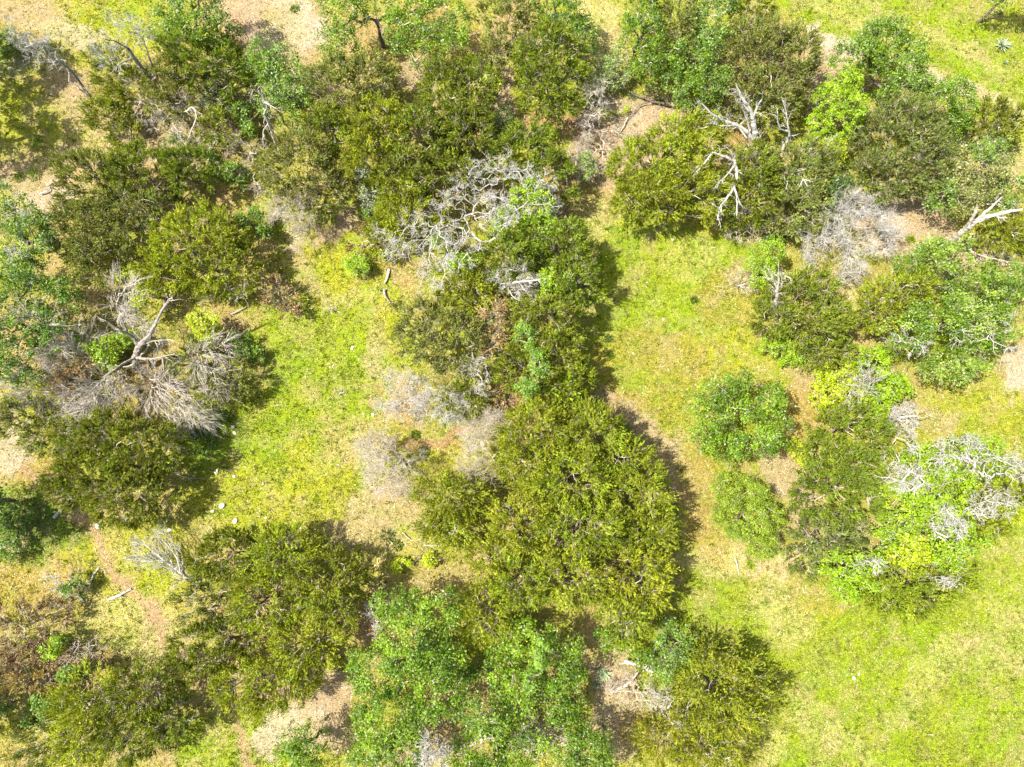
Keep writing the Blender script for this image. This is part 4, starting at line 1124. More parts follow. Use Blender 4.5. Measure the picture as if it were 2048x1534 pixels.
# ------------------------------------------------------------------ dead trees
DG = 'bare dead trees and brush'
dead('dead_tree', 'large bleached oak with lacy white branches in the upper centre', 'dead tree', DG, 5.6,
     [(985, 375, 62, 44), (1050, 390, 58, 36), (925, 425, 55, 46), (835, 490, 75, 54, .85), (905, 515, 58, 46, .9), (875, 565, 38, 36, .75), (1000, 450, 50, 44), (1090, 430, 30, 26, .9)],
     'deadwhite', 'lacy', n=420, tw_n=9800, tlen=.4, tr=.0115, tip=.009, power=3.1, base=(960, 500), low=.45)
dead('dead_tree', 'small white dead crown just below the bleached oak', 'dead tree', DG, 4.4, [(1020, 560, 44, 26), (1045, 590, 30, 22, .8)], 'deadwhite', 'lacy', n=80, tw_n=2000, tip=.010,
     traced=[([(985, 590, .5), (1015, 570, 2.4), (1050, 562, 3.8), (1080, 560, 4.2)], .1, .03)])
dead('dead_tree', 'tall white dead tree with forked trunk and crooked limbs', 'dead tree', DG, 6.5, [(1470, 235, 36, 26, .8)], 'deadwhite', 'lacy', n=14, tw_n=120, tip=.014, base=(1518, 385), limbs=3,
     traced=[
         ([(1519, 372, .1), (1517, 320, 1.8), (1512, 285, 3.0), (1506, 238, 4.4)], .19, .13),
         ([(1506, 238, 4.4), (1498, 215, 5.0), (1482, 192, 5.7), (1471, 166, 6.4)], .11, .03),
         ([(1506, 238, 4.4), (1515, 212, 5.1), (1524, 198, 5.6)], .08, .04),
         ([(1498, 222, 4.9), (1488, 210, 5.2), (1486, 205, 5.4)], .05, .02),
         ([(1513, 290, 2.9), (1490, 260, 3.8), (1455, 243, 4.5), (1425, 228, 5.1), (1403, 206, 5.6)], .13, .03),
         ([(1470, 249, 4.2), (1440, 252, 4.4), (1420, 240, 4.8)], .05, .02),
         ([(1500, 262, 3.6), (1492, 235, 4.3), (1484, 215, 4.9)], .07, .02),
         ([(1519, 350, .8), (1545, 316, 2.2), (1565, 298, 3.0), (1578, 272, 3.9), (1576, 250, 4.6), (1570, 216, 5.5)], .12, .03),
         ([(1576, 262, 4.2), (1562, 258, 4.6), (1555, 240, 5.2)], .07, .03),
         ([(1519, 360, .6), (1548, 325, 2.0), (1570, 345, 3.1), (1592, 343, 3.8), (1612, 338, 4.4)], .09, .02),
         ([(1570, 342, 3.1), (1568, 358, 3.4), (1575, 366, 3.6)], .04, .02),
         ([(1590, 343, 3.6), (1602, 352, 3.8), (1609, 362, 4.0)], .03, .015),
     ])
dead('dead_tree', 'grey dead tree whose long white limbs hang over the cedars', 'dead tree', DG, 4.8, [(1470, 320, 22, 16, .8)], 'deadwhite', 'lacy', n=8, tw_n=60, tip=.014, base=(1490, 360), limbs=3,
     traced=[
         ([(1490, 358, .2), (1475, 335, 2.2), (1470, 322, 3.2), (1474, 345, 3.6), (1466, 378, 3.9), (1445, 410, 4.1), (1434, 440, 4.2)], .15, .03),
         ([(1468, 370, 3.9), (1474, 400, 4.0), (1473, 432, 4.0)], .06, .02),
         ([(1455, 395, 4.0), (1440, 415, 4.3), (1437, 430, 4.4)], .04, .015),
         ([(1470, 322, 3.2), (1445, 312, 3.6), (1425, 305, 3.9)], .09, .05),
         ([(1425, 305, 3.9), (1412, 322, 4.1), (1392, 345, 4.3)], .05, .03),
         ([(1470, 322, 3.2), (1462, 305, 3.8), (1452, 292, 4.2)], .07, .03),
         ([(1470, 330, 3.5), (1455, 348, 4.0), (1436, 366, 4.3)], .05, .02),
     ])
dead('dead_tree', 'curled white limb standing out of the lime vine bush', 'dead tree', DG, 3.4, [(1640, 300, 14, 10)], 'deadwhite', 'lacy', n=5, tw_n=20, base=(1640, 330), limbs=2,
     traced=[([(1640, 328, .1), (1642, 310, 2.0), (1622, 304, 3.0), (1622, 292, 3.3), (1632, 284, 3.5)], .05, .02),
             ([(1642, 310, 2.0), (1652, 302, 3.1), (1657, 284, 3.7)], .05, .02)])
dead('dead_tree', 'short grey forked snag rising from the cedar right of the clearing', 'dead tree', DG, 5.2, [(1553, 570, 8, 8)], 'deadgrey', 'lacy', n=4, tw_n=14, base=(1545, 640), limbs=2,
     traced=[([(1546, 632, .1), (1553, 600, 3.4), (1555, 580, 4.4)], .13, .09),
             ([(1555, 580, 4.4), (1548, 562, 5.0), (1538, 541, 5.7)], .07, .03),
             ([(1555, 580, 4.4), (1557, 562, 5.0), (1557, 543, 5.7)], .07, .04),
             ([(1549, 565, 4.9), (1536, 557, 5.2), (1524, 554, 5.4)], .03, .015)])
dead('dead_tree', 'broken grey snag with a torn pale top, upper left', 'dead tree', DG, 4.6, [(532, 215, 9, 12)], 'deadgrey', 'lacy', n=4, tw_n=20, base=(553, 290), limbs=2,
     traced=[([(553, 290, .1), (545, 265, 1.6), (535, 240, 2.8), (528, 228, 3.3)], .12, .08),
             ([(528, 228, 3.3), (534, 212, 4.2), (530, 204, 4.6), (524, 190, 5.1)], .07, .02),
             ([(530, 204, 4.6), (540, 210, 4.8)], .08, .05),
             ([(537, 245, 2.6), (527, 262, 2.7), (527, 275, 2.8)], .04, .02)])
dead('dead_tree', 'leaning grey dead tree reaching over the grass, upper left', 'dead tree', DG, 6.4,
     [(275, 80, 24, 20, 1.0), (240, 140, 22, 18, .8)], 'deadwhite', 'lacy', n=30, tw_n=1100, tlen=.6, tip=.009, base=(325, 205), limbs=4, limb_mat='deadtrunk',
     traced=[([(325, 200, .2), (312, 178, 1.6), (290, 145, 3.3), (268, 115, 4.7), (255, 97, 5.4)], .2, .09),
             ([(262, 105, 5.1), (245, 90, 5.7), (228, 82, 6.2), (210, 79, 6.7)], .06, .02),
             ([(300, 160, 2.6), (312, 152, 3.1), (300, 120, 4.2), (292, 95, 5.0), (283, 72, 5.9)], .09, .02),
             ([(268, 115, 4.7), (250, 122, 5.0), (232, 135, 5.2), (220, 150, 5.3)], .06, .02),
             ([(325, 200, .3), (300, 192, 1.6), (285, 192, 2.0)], .1, .04)])
dead('dead_tree', 'thin grey dead tree leaning out at the far upper left', 'dead tree', DG, 5.6,
     [(88, 115, 34, 20, 1.0), (110, 125, 18, 14, .9)], 'deadwhite', 'lacy', n=34, tw_n=1100, tlen=.5, tip=.010, base=(187, 202), limbs=4, limb_mat='deadtrunk',
     traced=[([(187, 202, .1), (170, 180, 1.5), (150, 152, 3.0), (128, 130, 4.2), (110, 120, 4.8)], .12, .05),
             ([(110, 120, 4.8), (85, 105, 5.4), (60, 92, 5.9)], .04, .015),
             ([(128, 130, 4.2), (115, 112, 5.0), (108, 108, 5.3)], .04, .015)])
dead('dead_tree', 'tangle of crooked grey limbs beneath the leaning tree, upper left', 'dead tree', DG, 2.8,
     [(340, 230, 55, 40), (380, 270, 30, 28, .8), (380, 200, 24, 20, .9)], 'deadgrey', 'lacy', n=70, tw_n=1500, tlen=.5, tip=.012, base=(335, 225), limbs=5,
     traced=[([(335, 210, .3), (365, 225, 2.2), (385, 215, 2.8), (392, 235, 2.7), (378, 275, 2.2), (385, 290, 1.6)], .08, .02),
             ([(335, 215, .3), (345, 245, 2.2), (365, 280, 1.8)], .06, .02),
             ([(335, 210, .3), (310, 195, 1.8), (285, 200, 2.0), (270, 225, 1.6)], .07, .02)])
dead('dead_bush', 'pale tan bare bush below the brownish cedar', 'dead bush', DG, 3.4, [(585, 430, 46, 38), (600, 472, 24, 24, .7)], 'deadtan', 'lacy', n=80, tw_n=3400, tlen=.6, tr=.008, tip=.006)
dead('dead_bush', 'grey bare bush leaning over the fallen brush, top centre', 'dead bush', DG, 3.6, [(1190, 205, 30, 34), (1180, 250, 24, 26, .7)], 'deadgrey', 'lacy', n=80, tw_n=1700, tlen=.45, tip=.010)
dead('dead_bush', 'low pile of dry grey brush on the bare soil', 'dead bush', DG, 1.0, [(1200, 290, 50, 30), (1180, 330, 34, 26), (1240, 268, 30, 14)], 'deadtan', 'lacy', n=60, tw_n=2200, tlen=.6, tr=.009)
dead('dead_bush', 'largest white bare bush on the pale soil at the right', 'dead bush', DG, 3.4,
     [(1690, 445, 78, 48), (1740, 470, 50, 40, .85), (1650, 500, 42, 30, .85), (1700, 520, 45, 30, .7)], 'deadwhite', 'lacy', n=150, tw_n=7600, tlen=.7, tr=.009, tip=.006)
dead('dead_bush', 'tail of white twigs trailing below the largest bare bush', 'dead bush', DG, 1.8, [(1685, 555, 22, 30)], 'deadwhite', 'brush', n=50, tw_n=1000, tlen=.4, tr=.008)
dead('dead_bush', 'dry grey brush at the top corner of the green clearing', 'dead bush', DG, 2.0, [(1500, 440, 62, 24), (1480, 470, 40, 16, .7), (1540, 455, 30, 18)], 'deadtan', 'lacy', n=80, tw_n=2000, tlen=.5, tr=.009)
dead('dead_bush', 'small grey bare bush on the right side of the clearing', 'dead bush', DG, 1.2, [(1480, 568, 26, 18)], 'deadgrey', 'brush', n=40, tw_n=900, tlen=.35, tr=.007)
dead('dead_bush', 'white curled dead crown above the lime green bush', 'dead bush', DG, 3.6, [(1715, 765, 30, 22), (1700, 790, 20, 14, .8)], 'deadwhite', 'brush', n=70, tw_n=1500, tlen=.45, tr=.009)
dead('dead_bush', 'bleached uprooted stump between pale oak and olive cedar', 'dead bush', DG, 2.2, [(1795, 838, 36, 22)], 'deadwhite', 'lacy', n=50, tw_n=1300, tip=.010,
     traced=[([(1775, 850, .3), (1800, 835, 1.5), (1830, 832, 1.8), (1845, 836, 1.6)], .11, .03), ([(1775, 850, .3), (1782, 830, 1.3), (1795, 822, 1.6)], .09, .04)])
dead('dead_tree', 'thick white lichen limbs on top of the lower right oak', 'dead tree', DG, 5.0,
     [(1890, 905, 52, 30), (1960, 935, 40, 28), (1850, 930, 28, 22)], 'deadwhite', 'lacy', n=130, tw_n=1700, tlen=.48, tip=.010, tr=.011, base=(1880, 960), low=.55)
dead('dead_tree', 'white lichen branches at the right of the lower right oak', 'dead tree', DG, 4.8, [(1955, 1005, 34, 28), (1925, 1020, 22, 20)], 'deadwhite', 'lacy', n=70, tw_n=900, tlen=.45, tip=.010, tr=.011, low=.5)
dead('dead_tree', 'crooked white limbs at the left of the lower right oak', 'dead tree', DG, 4.8, [(1790, 960, 26, 20)], 'deadwhite', 'lacy', n=30, tw_n=700, tlen=.38, tip=.011, tr=.012, low=.5, base=(1800, 1000),
     traced=[([(1802, 990, 1.5), (1800, 968, 4.0), (1785, 957, 4.7), (1762, 955, 5.0)], .08, .03), ([(1800, 968, 4.0), (1815, 950, 4.8), (1826, 938, 5.2)], .06, .02)])
dead('dead_tree', 'white forked limbs in the middle of the lower right oak', 'dead tree', DG, 5.0, [(1865, 1050, 30, 20), (1850, 1035, 18, 22)], 'deadwhite', 'lacy', n=46, tw_n=1100, tlen=.4, tip=.011, tr=.012, low=.5, base=(1845, 1060))
dead('dead_bush', 'small white lichen sprig on the bright bush, lower right', 'dead bush', DG, 4.0, [(1715, 1125, 24, 14)], 'deadwhite', 'lacy', n=24, tw_n=300, tlen=.34, tip=.010, low=.6)
dead('dead_bush', 'white lichen sprig at the bottom of the lower right oak', 'dead bush', DG, 4.4, [(1850, 1155, 26, 16)], 'deadwhite', 'lacy', n=26, tw_n=320, tlen=.34, tip=.010, low=.6)
dead('dead_tree', 'thin white dead tree above the olive cedar on the right', 'dead tree', DG, 4.2, [(1795, 890, 16, 30), (1765, 925, 20, 12)], 'deadwhite', 'lacy', n=30, tw_n=600, tlen=.38, tip=.010, low=.4)
dead('dead_tree', 'white branch ends poking through the pale spreading oak', 'dead tree', DG, 6.2, [(1940, 670, 30, 18), (1965, 715, 22, 14), (1880, 690, 26, 12)], 'deadwhite', 'lacy', n=30, tw_n=350, tlen=.4, tip=.007, low=.6)
dead('dead_tree', 'white branch ends on the lower left of the pale oak', 'dead tree', DG, 5.6, [(1770, 690, 24, 16), (1800, 710, 20, 14)], 'deadwhite', 'lacy', n=22, tw_n=260, tlen=.36, tip=.007, low=.6)
dead('dead_tree', 'grey dead tree fanning out below the central twiggy cedar', 'dead tree', DG, 3.6,
     [(815, 775, 45, 28), (860, 810, 50, 36), (905, 810, 32, 34, .9), (790, 815, 30, 24, .7)], 'deadwhite', 'lacy', n=110, tw_n=4600, tlen=.6, tr=.009, tip=.007, base=(865, 790))
dead('dead_tree', 'small white dead branches beside the vine covered cedar', 'dead tree', DG, 4.2, [(950, 740, 28, 22), (965, 780, 18, 24, .8)], 'deadwhite', 'lacy', n=60, tw_n=800, tlen=.4, tip=.012)
dead('dead_tree', 'grey bare tree with a dark curved stem in the clearing', 'dead tree', DG, 3.6,
     [(760, 895, 42, 28), (790, 930, 45, 36), (810, 965, 30, 28, .8), (760, 960, 26, 30, .7)], 'deadtan', 'lacy', n=110, tw_n=5000, tlen=.65, tr=.008, tip=.006, base=(808, 925),
     traced=[([(810, 930, .1), (800, 915, 1.7), (785, 895, 2.8), (765, 885, 3.4)], .09, .03)])
dead('dead_tree', 'grey bare tree leaning on the giant cedar stand', 'dead tree', DG, 3.8,
     [(960, 880, 32, 46), (955, 940, 40, 30, .8), (985, 850, 18, 26)], 'deadtan', 'lacy', n=100, tw_n=4200, tlen=.65, tr=.008, tip=.006, base=(990, 965))
dead('dead_tree', 'thin white dead tree fallen beside the dirt trail', 'dead tree', DG, 2.0,
     [(300, 1105, 34, 26), (345, 1120, 30, 24, .8), (330, 1080, 22, 20), (375, 1150, 24, 16, .6)], 'deadwhite', 'brush', n=110, tw_n=2400, tlen=.42, tr=.008, tip=.008, base=(395, 1175),
     traced=[([(398, 1175, .2), (360, 1145, 1.0), (325, 1118, 1.5), (285, 1085, 1.9)], .07, .02), ([(362, 1147, 1.0), (350, 1110, 1.6), (320, 1075, 2.0)], .05, .015)])
dead('dead_tree', 'big grey trunk with broken arms standing in the left brush', 'dead tree', DG, 5.0,
     [(300, 670, 40, 26, .8), (270, 640, 18, 30, .9)], 'deadgrey', 'lacy', n=36, tw_n=900, tlen=.6, tip=.010, base=(275, 740), limbs=4, limb_mat='deadtrunk',
     traced=[([(272, 740, .1), (272, 712, 1.6), (280, 690, 2.8), (300, 668, 3.8), (318, 632, 4.8), (338, 598, 5.6)], .22, .05),
             ([(278, 692, 2.7), (262, 672, 3.5), (240, 660, 4.2), (212, 642, 4.9)], .11, .03),
             ([(255, 665, 3.8), (245, 640, 4.6), (243, 630, 4.9)], .06, .03),
             ([(272, 714, 1.6), (300, 718, 2.2), (330, 712, 2.6), (350, 708, 2.9)], .11, .03),
             ([(325, 714, 2.5), (328, 740, 2.6), (325, 765, 2.5)], .05, .02),
             ([(272, 714, 1.6), (245, 728, 2.2), (225, 742, 2.5), (205, 755, 2.6)], .09, .03),
             ([(285, 686, 3.0), (310, 682, 3.4), (330, 680, 3.6)], .06, .02)])
BR = 'fans of grey dead cedar brush on the left'
for lab, lb, h, bs, nn, tn in [
    ('grey brush fan at the bottom centre of the left brush', [(205, 800, 48, 42), (185, 830, 36, 26, .8), (235, 770, 34, 24)], 2.9, (245, 745), 130, 3800),
    ('grey brush fan pointing down right toward the rocky clearing', [(345, 800, 50, 36), (390, 830, 34, 22, .8), (320, 770, 30, 24), (350, 845, 20, 18, .7)], 3.0, (320, 750), 150, 4400),
    ('grey brush fan on the right side of the left brush', [(420, 720, 32, 46), (430, 765, 24, 28, .8), (445, 690, 20, 18, .8)], 3.0, (395, 680), 110, 3200),
    ('grey brush fan in the middle of the left edge group', [(155, 705, 42, 36), (185, 690, 24, 34), (130, 720, 34, 16)], 3.2, (200, 720), 100, 2600),
    ('pale grey brush fan spreading toward the left edge', [(75, 765, 58, 24), (95, 785, 48, 24, .9), (120, 805, 34, 24, .7)], 2.6, (135, 790), 120, 3200),
    ('thin grey branch fan in front of the deep green oak', [(90, 635, 36, 22), (120, 655, 22, 16), (75, 600, 14, 24)], 5.2, (140, 690), 60, 1000),
    ('feathery grey branch rising behind the big grey trunk', [(262, 605, 20, 34), (280, 590, 14, 20)], 3.8, (250, 660), 50, 900),
]:
    dead('dead_brush', lab, 'dead bush', BR, h, lb, 'deadgrey', 'brush', n=nn, tw_n=int(tn * 1.25), tlen=.62, tr=.012, tip=.009, base=bs)
dead('dead_bush', 'bare grey branching twig above the dark bush, lower left', 'dead bush', DG, 2.2, [(125, 1160, 30, 26), (150, 1190, 18, 18, .7)], 'deadgrey', 'lacy', n=36, tw_n=600, tlen=.4, tip=.010)
dead('dead_bush', 'pale crooked bare twigs right of the yellow green sapling', 'dead bush', DG, 2.0, [(185, 1300, 28, 22), (150, 1320, 26, 16, .8)], 'deadtan', 'lacy', n=44, tw_n=700, tlen=.4, tip=.012)
dead('dead_bush', 'grey dead branches at the upper right of the thicket edge', 'dead bush', DG, 2.2, [(480, 590, 28, 14), (430, 595, 20, 12, .8)], 'deadgrey', 'brush', n=40, tw_n=700, tlen=.4)
dead('dead_bush', 'heap of grey twigs between the thicket and the brownish cedar', 'dead bush', DG, 2.0, [(505, 320, 38, 30), (480, 300, 26, 20), (525, 365, 16, 30)], 'deadtan', 'lacy', n=70, tw_n=1900, tlen=.55, tr=.009)
dead('dead_bush', 'grey twigs in the crown of the hazy oak at the left edge', 'dead bush', DG, 5.6, [(20, 455, 22, 26), (85, 455, 24, 18), (70, 530, 26, 14)], 'deadwhite', 'lacy', n=44, tw_n=700, tlen=.4, tip=.009, low=.5)
dead('dead_bush', 'white dead sprig near the bottom edge among the oaks', 'dead bush', DG, 6.2, [(875, 1482, 28, 28)], 'deadwhite', 'lacy', n=60, tw_n=1600, tlen=.42, tip=.008, low=.8)
dead('dead_bush', 'grey dead twigs at the bottom edge right of the sprig', 'dead bush', DG, 4.0, [(1065, 1470, 36, 26), (1120, 1460, 22, 16)], 'deadgrey', 'lacy', n=60, tw_n=1000, tlen=.45, tip=.010)
dead('dead_bush', 'white dead twigs on the left side of the bottom green oak', 'dead bush', DG, 3.6, [(750, 1215, 14, 20), (762, 1245, 12, 14)], 'deadwhite', 'lacy', n=30, tw_n=600, tlen=.35, tip=.010)
dead('dead_bush', 'pale twisted dead twigs in front of the bottom right cedar', 'dead bush', DG, 3.0, [(1345, 1440, 28, 26), (1310, 1390, 30, 18)], 'deadgrey', 'lacy', n=60, tw_n=900, tlen=.45, tip=.012)
dead('dead_bush', 'dry grass coloured brush above the fallen limbs, bottom right', 'dead bush', DG, 1.2, [(1255, 1370, 36, 26), (1290, 1400, 30, 20)], 'deadtan', 'lacy', n=60, tw_n=1300, tlen=.5, tr=.008)
dead('dead_bush', 'grey fallen branches at the right edge below the log', 'dead bush', DG, 1.0, [(1985, 515, 34, 10)], 'deadgrey', 'lacy', n=20, tw_n=260, tlen=.5, tip=.014,
     traced=[([(1935, 498, .3), (1965, 512, .9), (2000, 520, 1.0), (2030, 526, .8)], .05, .02)])
dead('dead_bush', 'small grey twig bush standing in the middle of the left clearing', 'dead bush', DG, .5, [(678, 788, 14, 9)], 'deadtan', 'lacy', n=14, tw_n=220, tlen=.22, tr=.007)
dead('dead_bush', 'thin upright twig bush in the upper left clearing', 'dead bush', DG, .7, [(675, 620, 26, 9), (648, 612, 8, 16)], 'deadtan', 'lacy', n=14, tw_n=260, tlen=.25, tr=.007)
dead('dead_tree', 'thin bare sapling above the clearing beside the dark cedar', 'dead tree', DG, 3.2, [(1142, 312, 12, 12)], 'deadtan', 'lacy', n=8, tw_n=80, tlen=.3, tip=.008, base=(1154, 385),
     traced=[([(1154, 385, 0), (1152, 350, 1.6), (1147, 320, 3.0), (1138, 305, 3.5)], .035, .015)])

# ------------------------------------------------------------------ fallen logs and limbs
LG = 'fallen logs and limbs'


def log(label, limbs, mat='deadgrey', name='fallen_log', stubs=3):
    o = np.array((*at(*limbs[0][0][0][:2], 0)[:2], 0.))
    root = empty(name, o)
    tag(root, label, 'log', LG)
    w2 = Wood()
    for i, (pts, r0, r1) in enumerate(limbs):
        w = Wood()
        P = w.tube([at(*q) for q in pts], r0, r1, 8, .012)
        w.prisms([P[0] - (P[1] - P[0]) * .02], [P[0]], [.001], [r0 * .95], 8)
        w.build('trunk' if i == 0 else 'limb', M[mat], root, o)
        if stubs:
            twigging(w2, P[1:], norm(np.gradient(P, axis=0))[1:] * .5, stubs, .5, max(.012, r1 * .5), .9, 2, 0, .5)
    t_ = w2.build('twigs', M[mat], root, o)
    if t_: t_['kind'] = 'stuff'


log('big grey log with two raised limbs at the right edge', [
    ([(1893, 492, .4), (1915, 472, 1.8), (1945, 448, 3.2), (1970, 435, 3.9), (2010, 425, 4.4), (2044, 419, 4.6)], .24, .05),
    ([(1945, 448, 3.2), (1965, 430, 4.0), (1985, 412, 4.6), (2004, 394, 5.2)], .13, .03),
    ([(1925, 464, 2.2), (1943, 440, 3.6), (1955, 412, 4.6)], .13, .06),
    ([(1990, 430, 4.1), (2000, 436, 4.2), (2012, 434, 4.3)], .05, .03)], 'deadgrey', stubs=6)
log('grey fallen limb with two arms beside the agaves, bottom right', [
    ([(1250, 1322, .4), (1275, 1330, .8), (1295, 1338, 1.0), (1312, 1345, .9)], .12, .05),
    ([(1290, 1336, 1.0), (1302, 1310, 1.5), (1315, 1290, 1.8), (1330, 1268, 2.2)], .07, .02),
    ([(1295, 1338, 1.0), (1308, 1325, 1.4), (1318, 1322, 1.6)], .05, .02)], 'deadwhite', stubs=5)
log('grey fallen limb below the dry brush, bottom right', [
    ([(1222, 1384, .2), (1245, 1374, .5), (1262, 1362, .7), (1275, 1345, .8)], .09, .04)], 'deadgrey')
log('thin straight pale log lying right of the brown brush', [([(215, 1200, .1), (240, 1190, .15), (262, 1178, .1)], .08, .06)], 'deadwhite', stubs=1)
log('grey log lying on the grass left of the dirt trail', [([(180, 1168, .08), (188, 1148, .12), (198, 1135, .1)], .07, .05)], 'deadgrey', stubs=1)
log('short grey log in the shaded weeds at the left', [([(108, 1036, .1), (116, 1026, .14), (124, 1018, .1)], .10, .07)], 'deadwhite', stubs=0)
log('curved grey log lying in the clearing left of the bleached oak', [([(769, 578, .08), (771, 592, .12), (781, 606, .08)], .08, .045)], 'deadtrunk', stubs=1)
log('short split log just above the curved one', [([(778, 538, .08), (775, 552, .12), (769, 566, .1)], .09, .06)], 'deadgrey', stubs=1)
log('dark branch lying across the bare soil, top centre right', [
    ([(1340, 210, .3), (1305, 202, .3), (1275, 192, .25), (1252, 180, .2)], .07, .03),
    ([(1305, 204, .3), (1280, 210, .25), (1268, 225, .2), (1250, 245, .12)], .04, .015)], 'bark')
log('pale branches lying below the round cedar in the centre', [
    ([(848, 1090, .1), (870, 1092, .15), (890, 1090, .12)], .04, .02), ([(805, 1065, .1), (822, 1080, .15), (845, 1078, .1)], .04, .02)], 'deadgrey')
log('light branch on the ground at the upper left edge', [([(80, 388, .1), (95, 382, .15), (100, 376, .1)], .06, .03)], 'deadwhite', stubs=1)
log('pale forked stick lying in the bottom right meadow', [([(1470, 1115, .08), (1476, 1135, .12), (1477, 1150, .06)], .06, .015)], 'deadwhite', stubs=0)
log('thin branch in the shade right of the large dark cedar', [([(345, 945, .1), (375, 955, .2), (410, 957, .1)], .03, .012)], 'deadgrey')
log('stick lying between thicket and brown bush, left clearing', [([(462, 628, .1), (480, 620, .15), (496, 611, .1)], .045, .02)], 'deadtan')
log('thick pale limb in the gap near the bottom edge', [([(920, 1500, 3.2), (945, 1490, 3.6), (962, 1478, 3.8), (985, 1476, 3.6)], .12, .05)], 'deadtan', stubs=3)
log('weathered branch lying near the large pale soil patch', [([(1255, 235, .1), (1250, 248, .2), (1240, 268, .1)], .05, .02)], 'deadgrey')

# ------------------------------------------------------------------ agaves
for lab, x, y, s, nlv in [('pale green agave rosette on tan soil at the bottom', 1207, 1348, 1.0, 26), ('darker agave rosette just left of the pale one', 1194, 1366, .75, 20),
                          ('agave tucked against the oak above the pale one', 1197, 1338, .6, 16),
                          ('grey green prickly rosette in the top right field', 2003, 92, 1.15, 30), ('small pale rosette below the larger one, top right field', 2010, 126, .5, 14)]:
    o = at(x, y, 0)
    root = empty('agave', o)
    tag(root, lab, 'agave', 'agave rosettes')
    for k in range(nlv):
        az = k * 2.4 + rng.uniform(-.2, .2)
        el = .25 + .9 * (k / nlv)
        d = np.array((math.cos(az) * math.cos(el), math.sin(az) * math.cos(el), math.sin(el)))
        sd = np.array((-math.sin(az), math.cos(az), 0))
        l, w = s * rng.uniform(.42, .6) * (1.1 - .3 * k / nlv), .06 * s
        nn = np.cross(d, sd)
        b0 = d * .03
        m1 = d * l * .45 + np.array((0, 0, .02))
        v = [b0 - sd * w * .6, b0 + sd * w * .6, m1 + sd * w, m1 - sd * w, d * l - np.array((0, 0, .1 * l)), m1 - np.array((0, 0, .03 * s)) - nn * 0, b0 - np.array((0, 0, .02))]
        f3 = [(3, 2, 4), (2, 5, 4), (5, 3, 4)]
        f4 = [(0, 1, 2, 3), (1, 6, 5, 2), (6, 0, 3, 5)]
        c_ = np.tile(np.array((.34, .40, .25) if y < 200 else (.28, .35, .19)) * (rng.uniform(.8, 1.15) if s > .8 else rng.uniform(.55, .85)), (7, 1))
        link('leaf', mesh_np('agave_leaf', v, [np.array(f4), np.array(f3)], c_), M['oak'], root)

# ------------------------------------------------------------------ rocks
def rock_mesh(seed, flat=.5):
    r = np.random.default_rng(seed)
    import bmesh
    bm = bmesh.new()
    bmesh.ops.create_icosphere(bm, subdivisions=2, radius=1)
    k = r.normal(size=(5, 3)); k /= np.linalg.norm(k, axis=1, keepdims=True)
    cut = r.uniform(.55, .85, 5)
    for v in bm.verts:
        p_ = np.array(v.co)
        for kk, c_ in zip(k, cut):
            e = p_ @ kk - c_
            if e > 0: p_ = p_ - kk * e * .9
        p_ = p_ * (1 + .06 * r.normal())
        p_[2] *= flat
        v.co = p_
    me = bpy.data.meshes.new('rock')
    bm.to_mesh(me); bm.free()
    return me


mr, N, L = new_mat('pale_limestone')
out = N.new('ShaderNodeOutputMaterial')
b = N.new('ShaderNodeBsdfPrincipled'); b.inputs['Roughness'].default_value = .9
tc = N.new('ShaderNodeNewGeometry'); nn_ = N.new('ShaderNodeTexNoise'); nn_.inputs['Scale'].default_value = 8; nn_.inputs['Detail'].default_value = 6
L.new(tc.outputs['Position'], nn_.inputs['Vector'])
cr = N.new('ShaderNodeValToRGB')
cr.color_ramp.elements[0].position = .35; cr.color_ramp.elements[0].color = (.40, .36, .28, 1)
cr.color_ramp.elements[1].position = .6; cr.color_ramp.elements[1].color = (.62, .57, .47, 1)
L.new(nn_.outputs['Fac'], cr.inputs[0]); L.new(cr.outputs[0], b.inputs['Base Color']); L.new(b.outputs[0], out.inputs[0])
RM = [rock_mesh(s, f) for s, f in ((1, .5), (2, .4), (3, .6), (4, .45))]
for me in RM: me.materials.append(mr)


def rock(px, py, r, label, group):
    o = bpy.data.objects.new('rock', RM[random.randrange(4)])
    p_ = at(px, py, 0)
    o.location = (p_[0], p_[1], float(ground_z(p_[0], p_[1])) + r * .12 / 1)
    s = r * .6 / 34
    o.scale = (s * random.uniform(.9, 1.3), s * random.uniform(.7, 1), s)
    o.rotation_euler = (random.uniform(-.2, .2), random.uniform(-.2, .2), random.uniform(0, 6.3))
    o.location.z = float(ground_z(p_[0], p_[1])) + s * .25
    COL.objects.link(o)
    tag(o, label, 'rock', group)


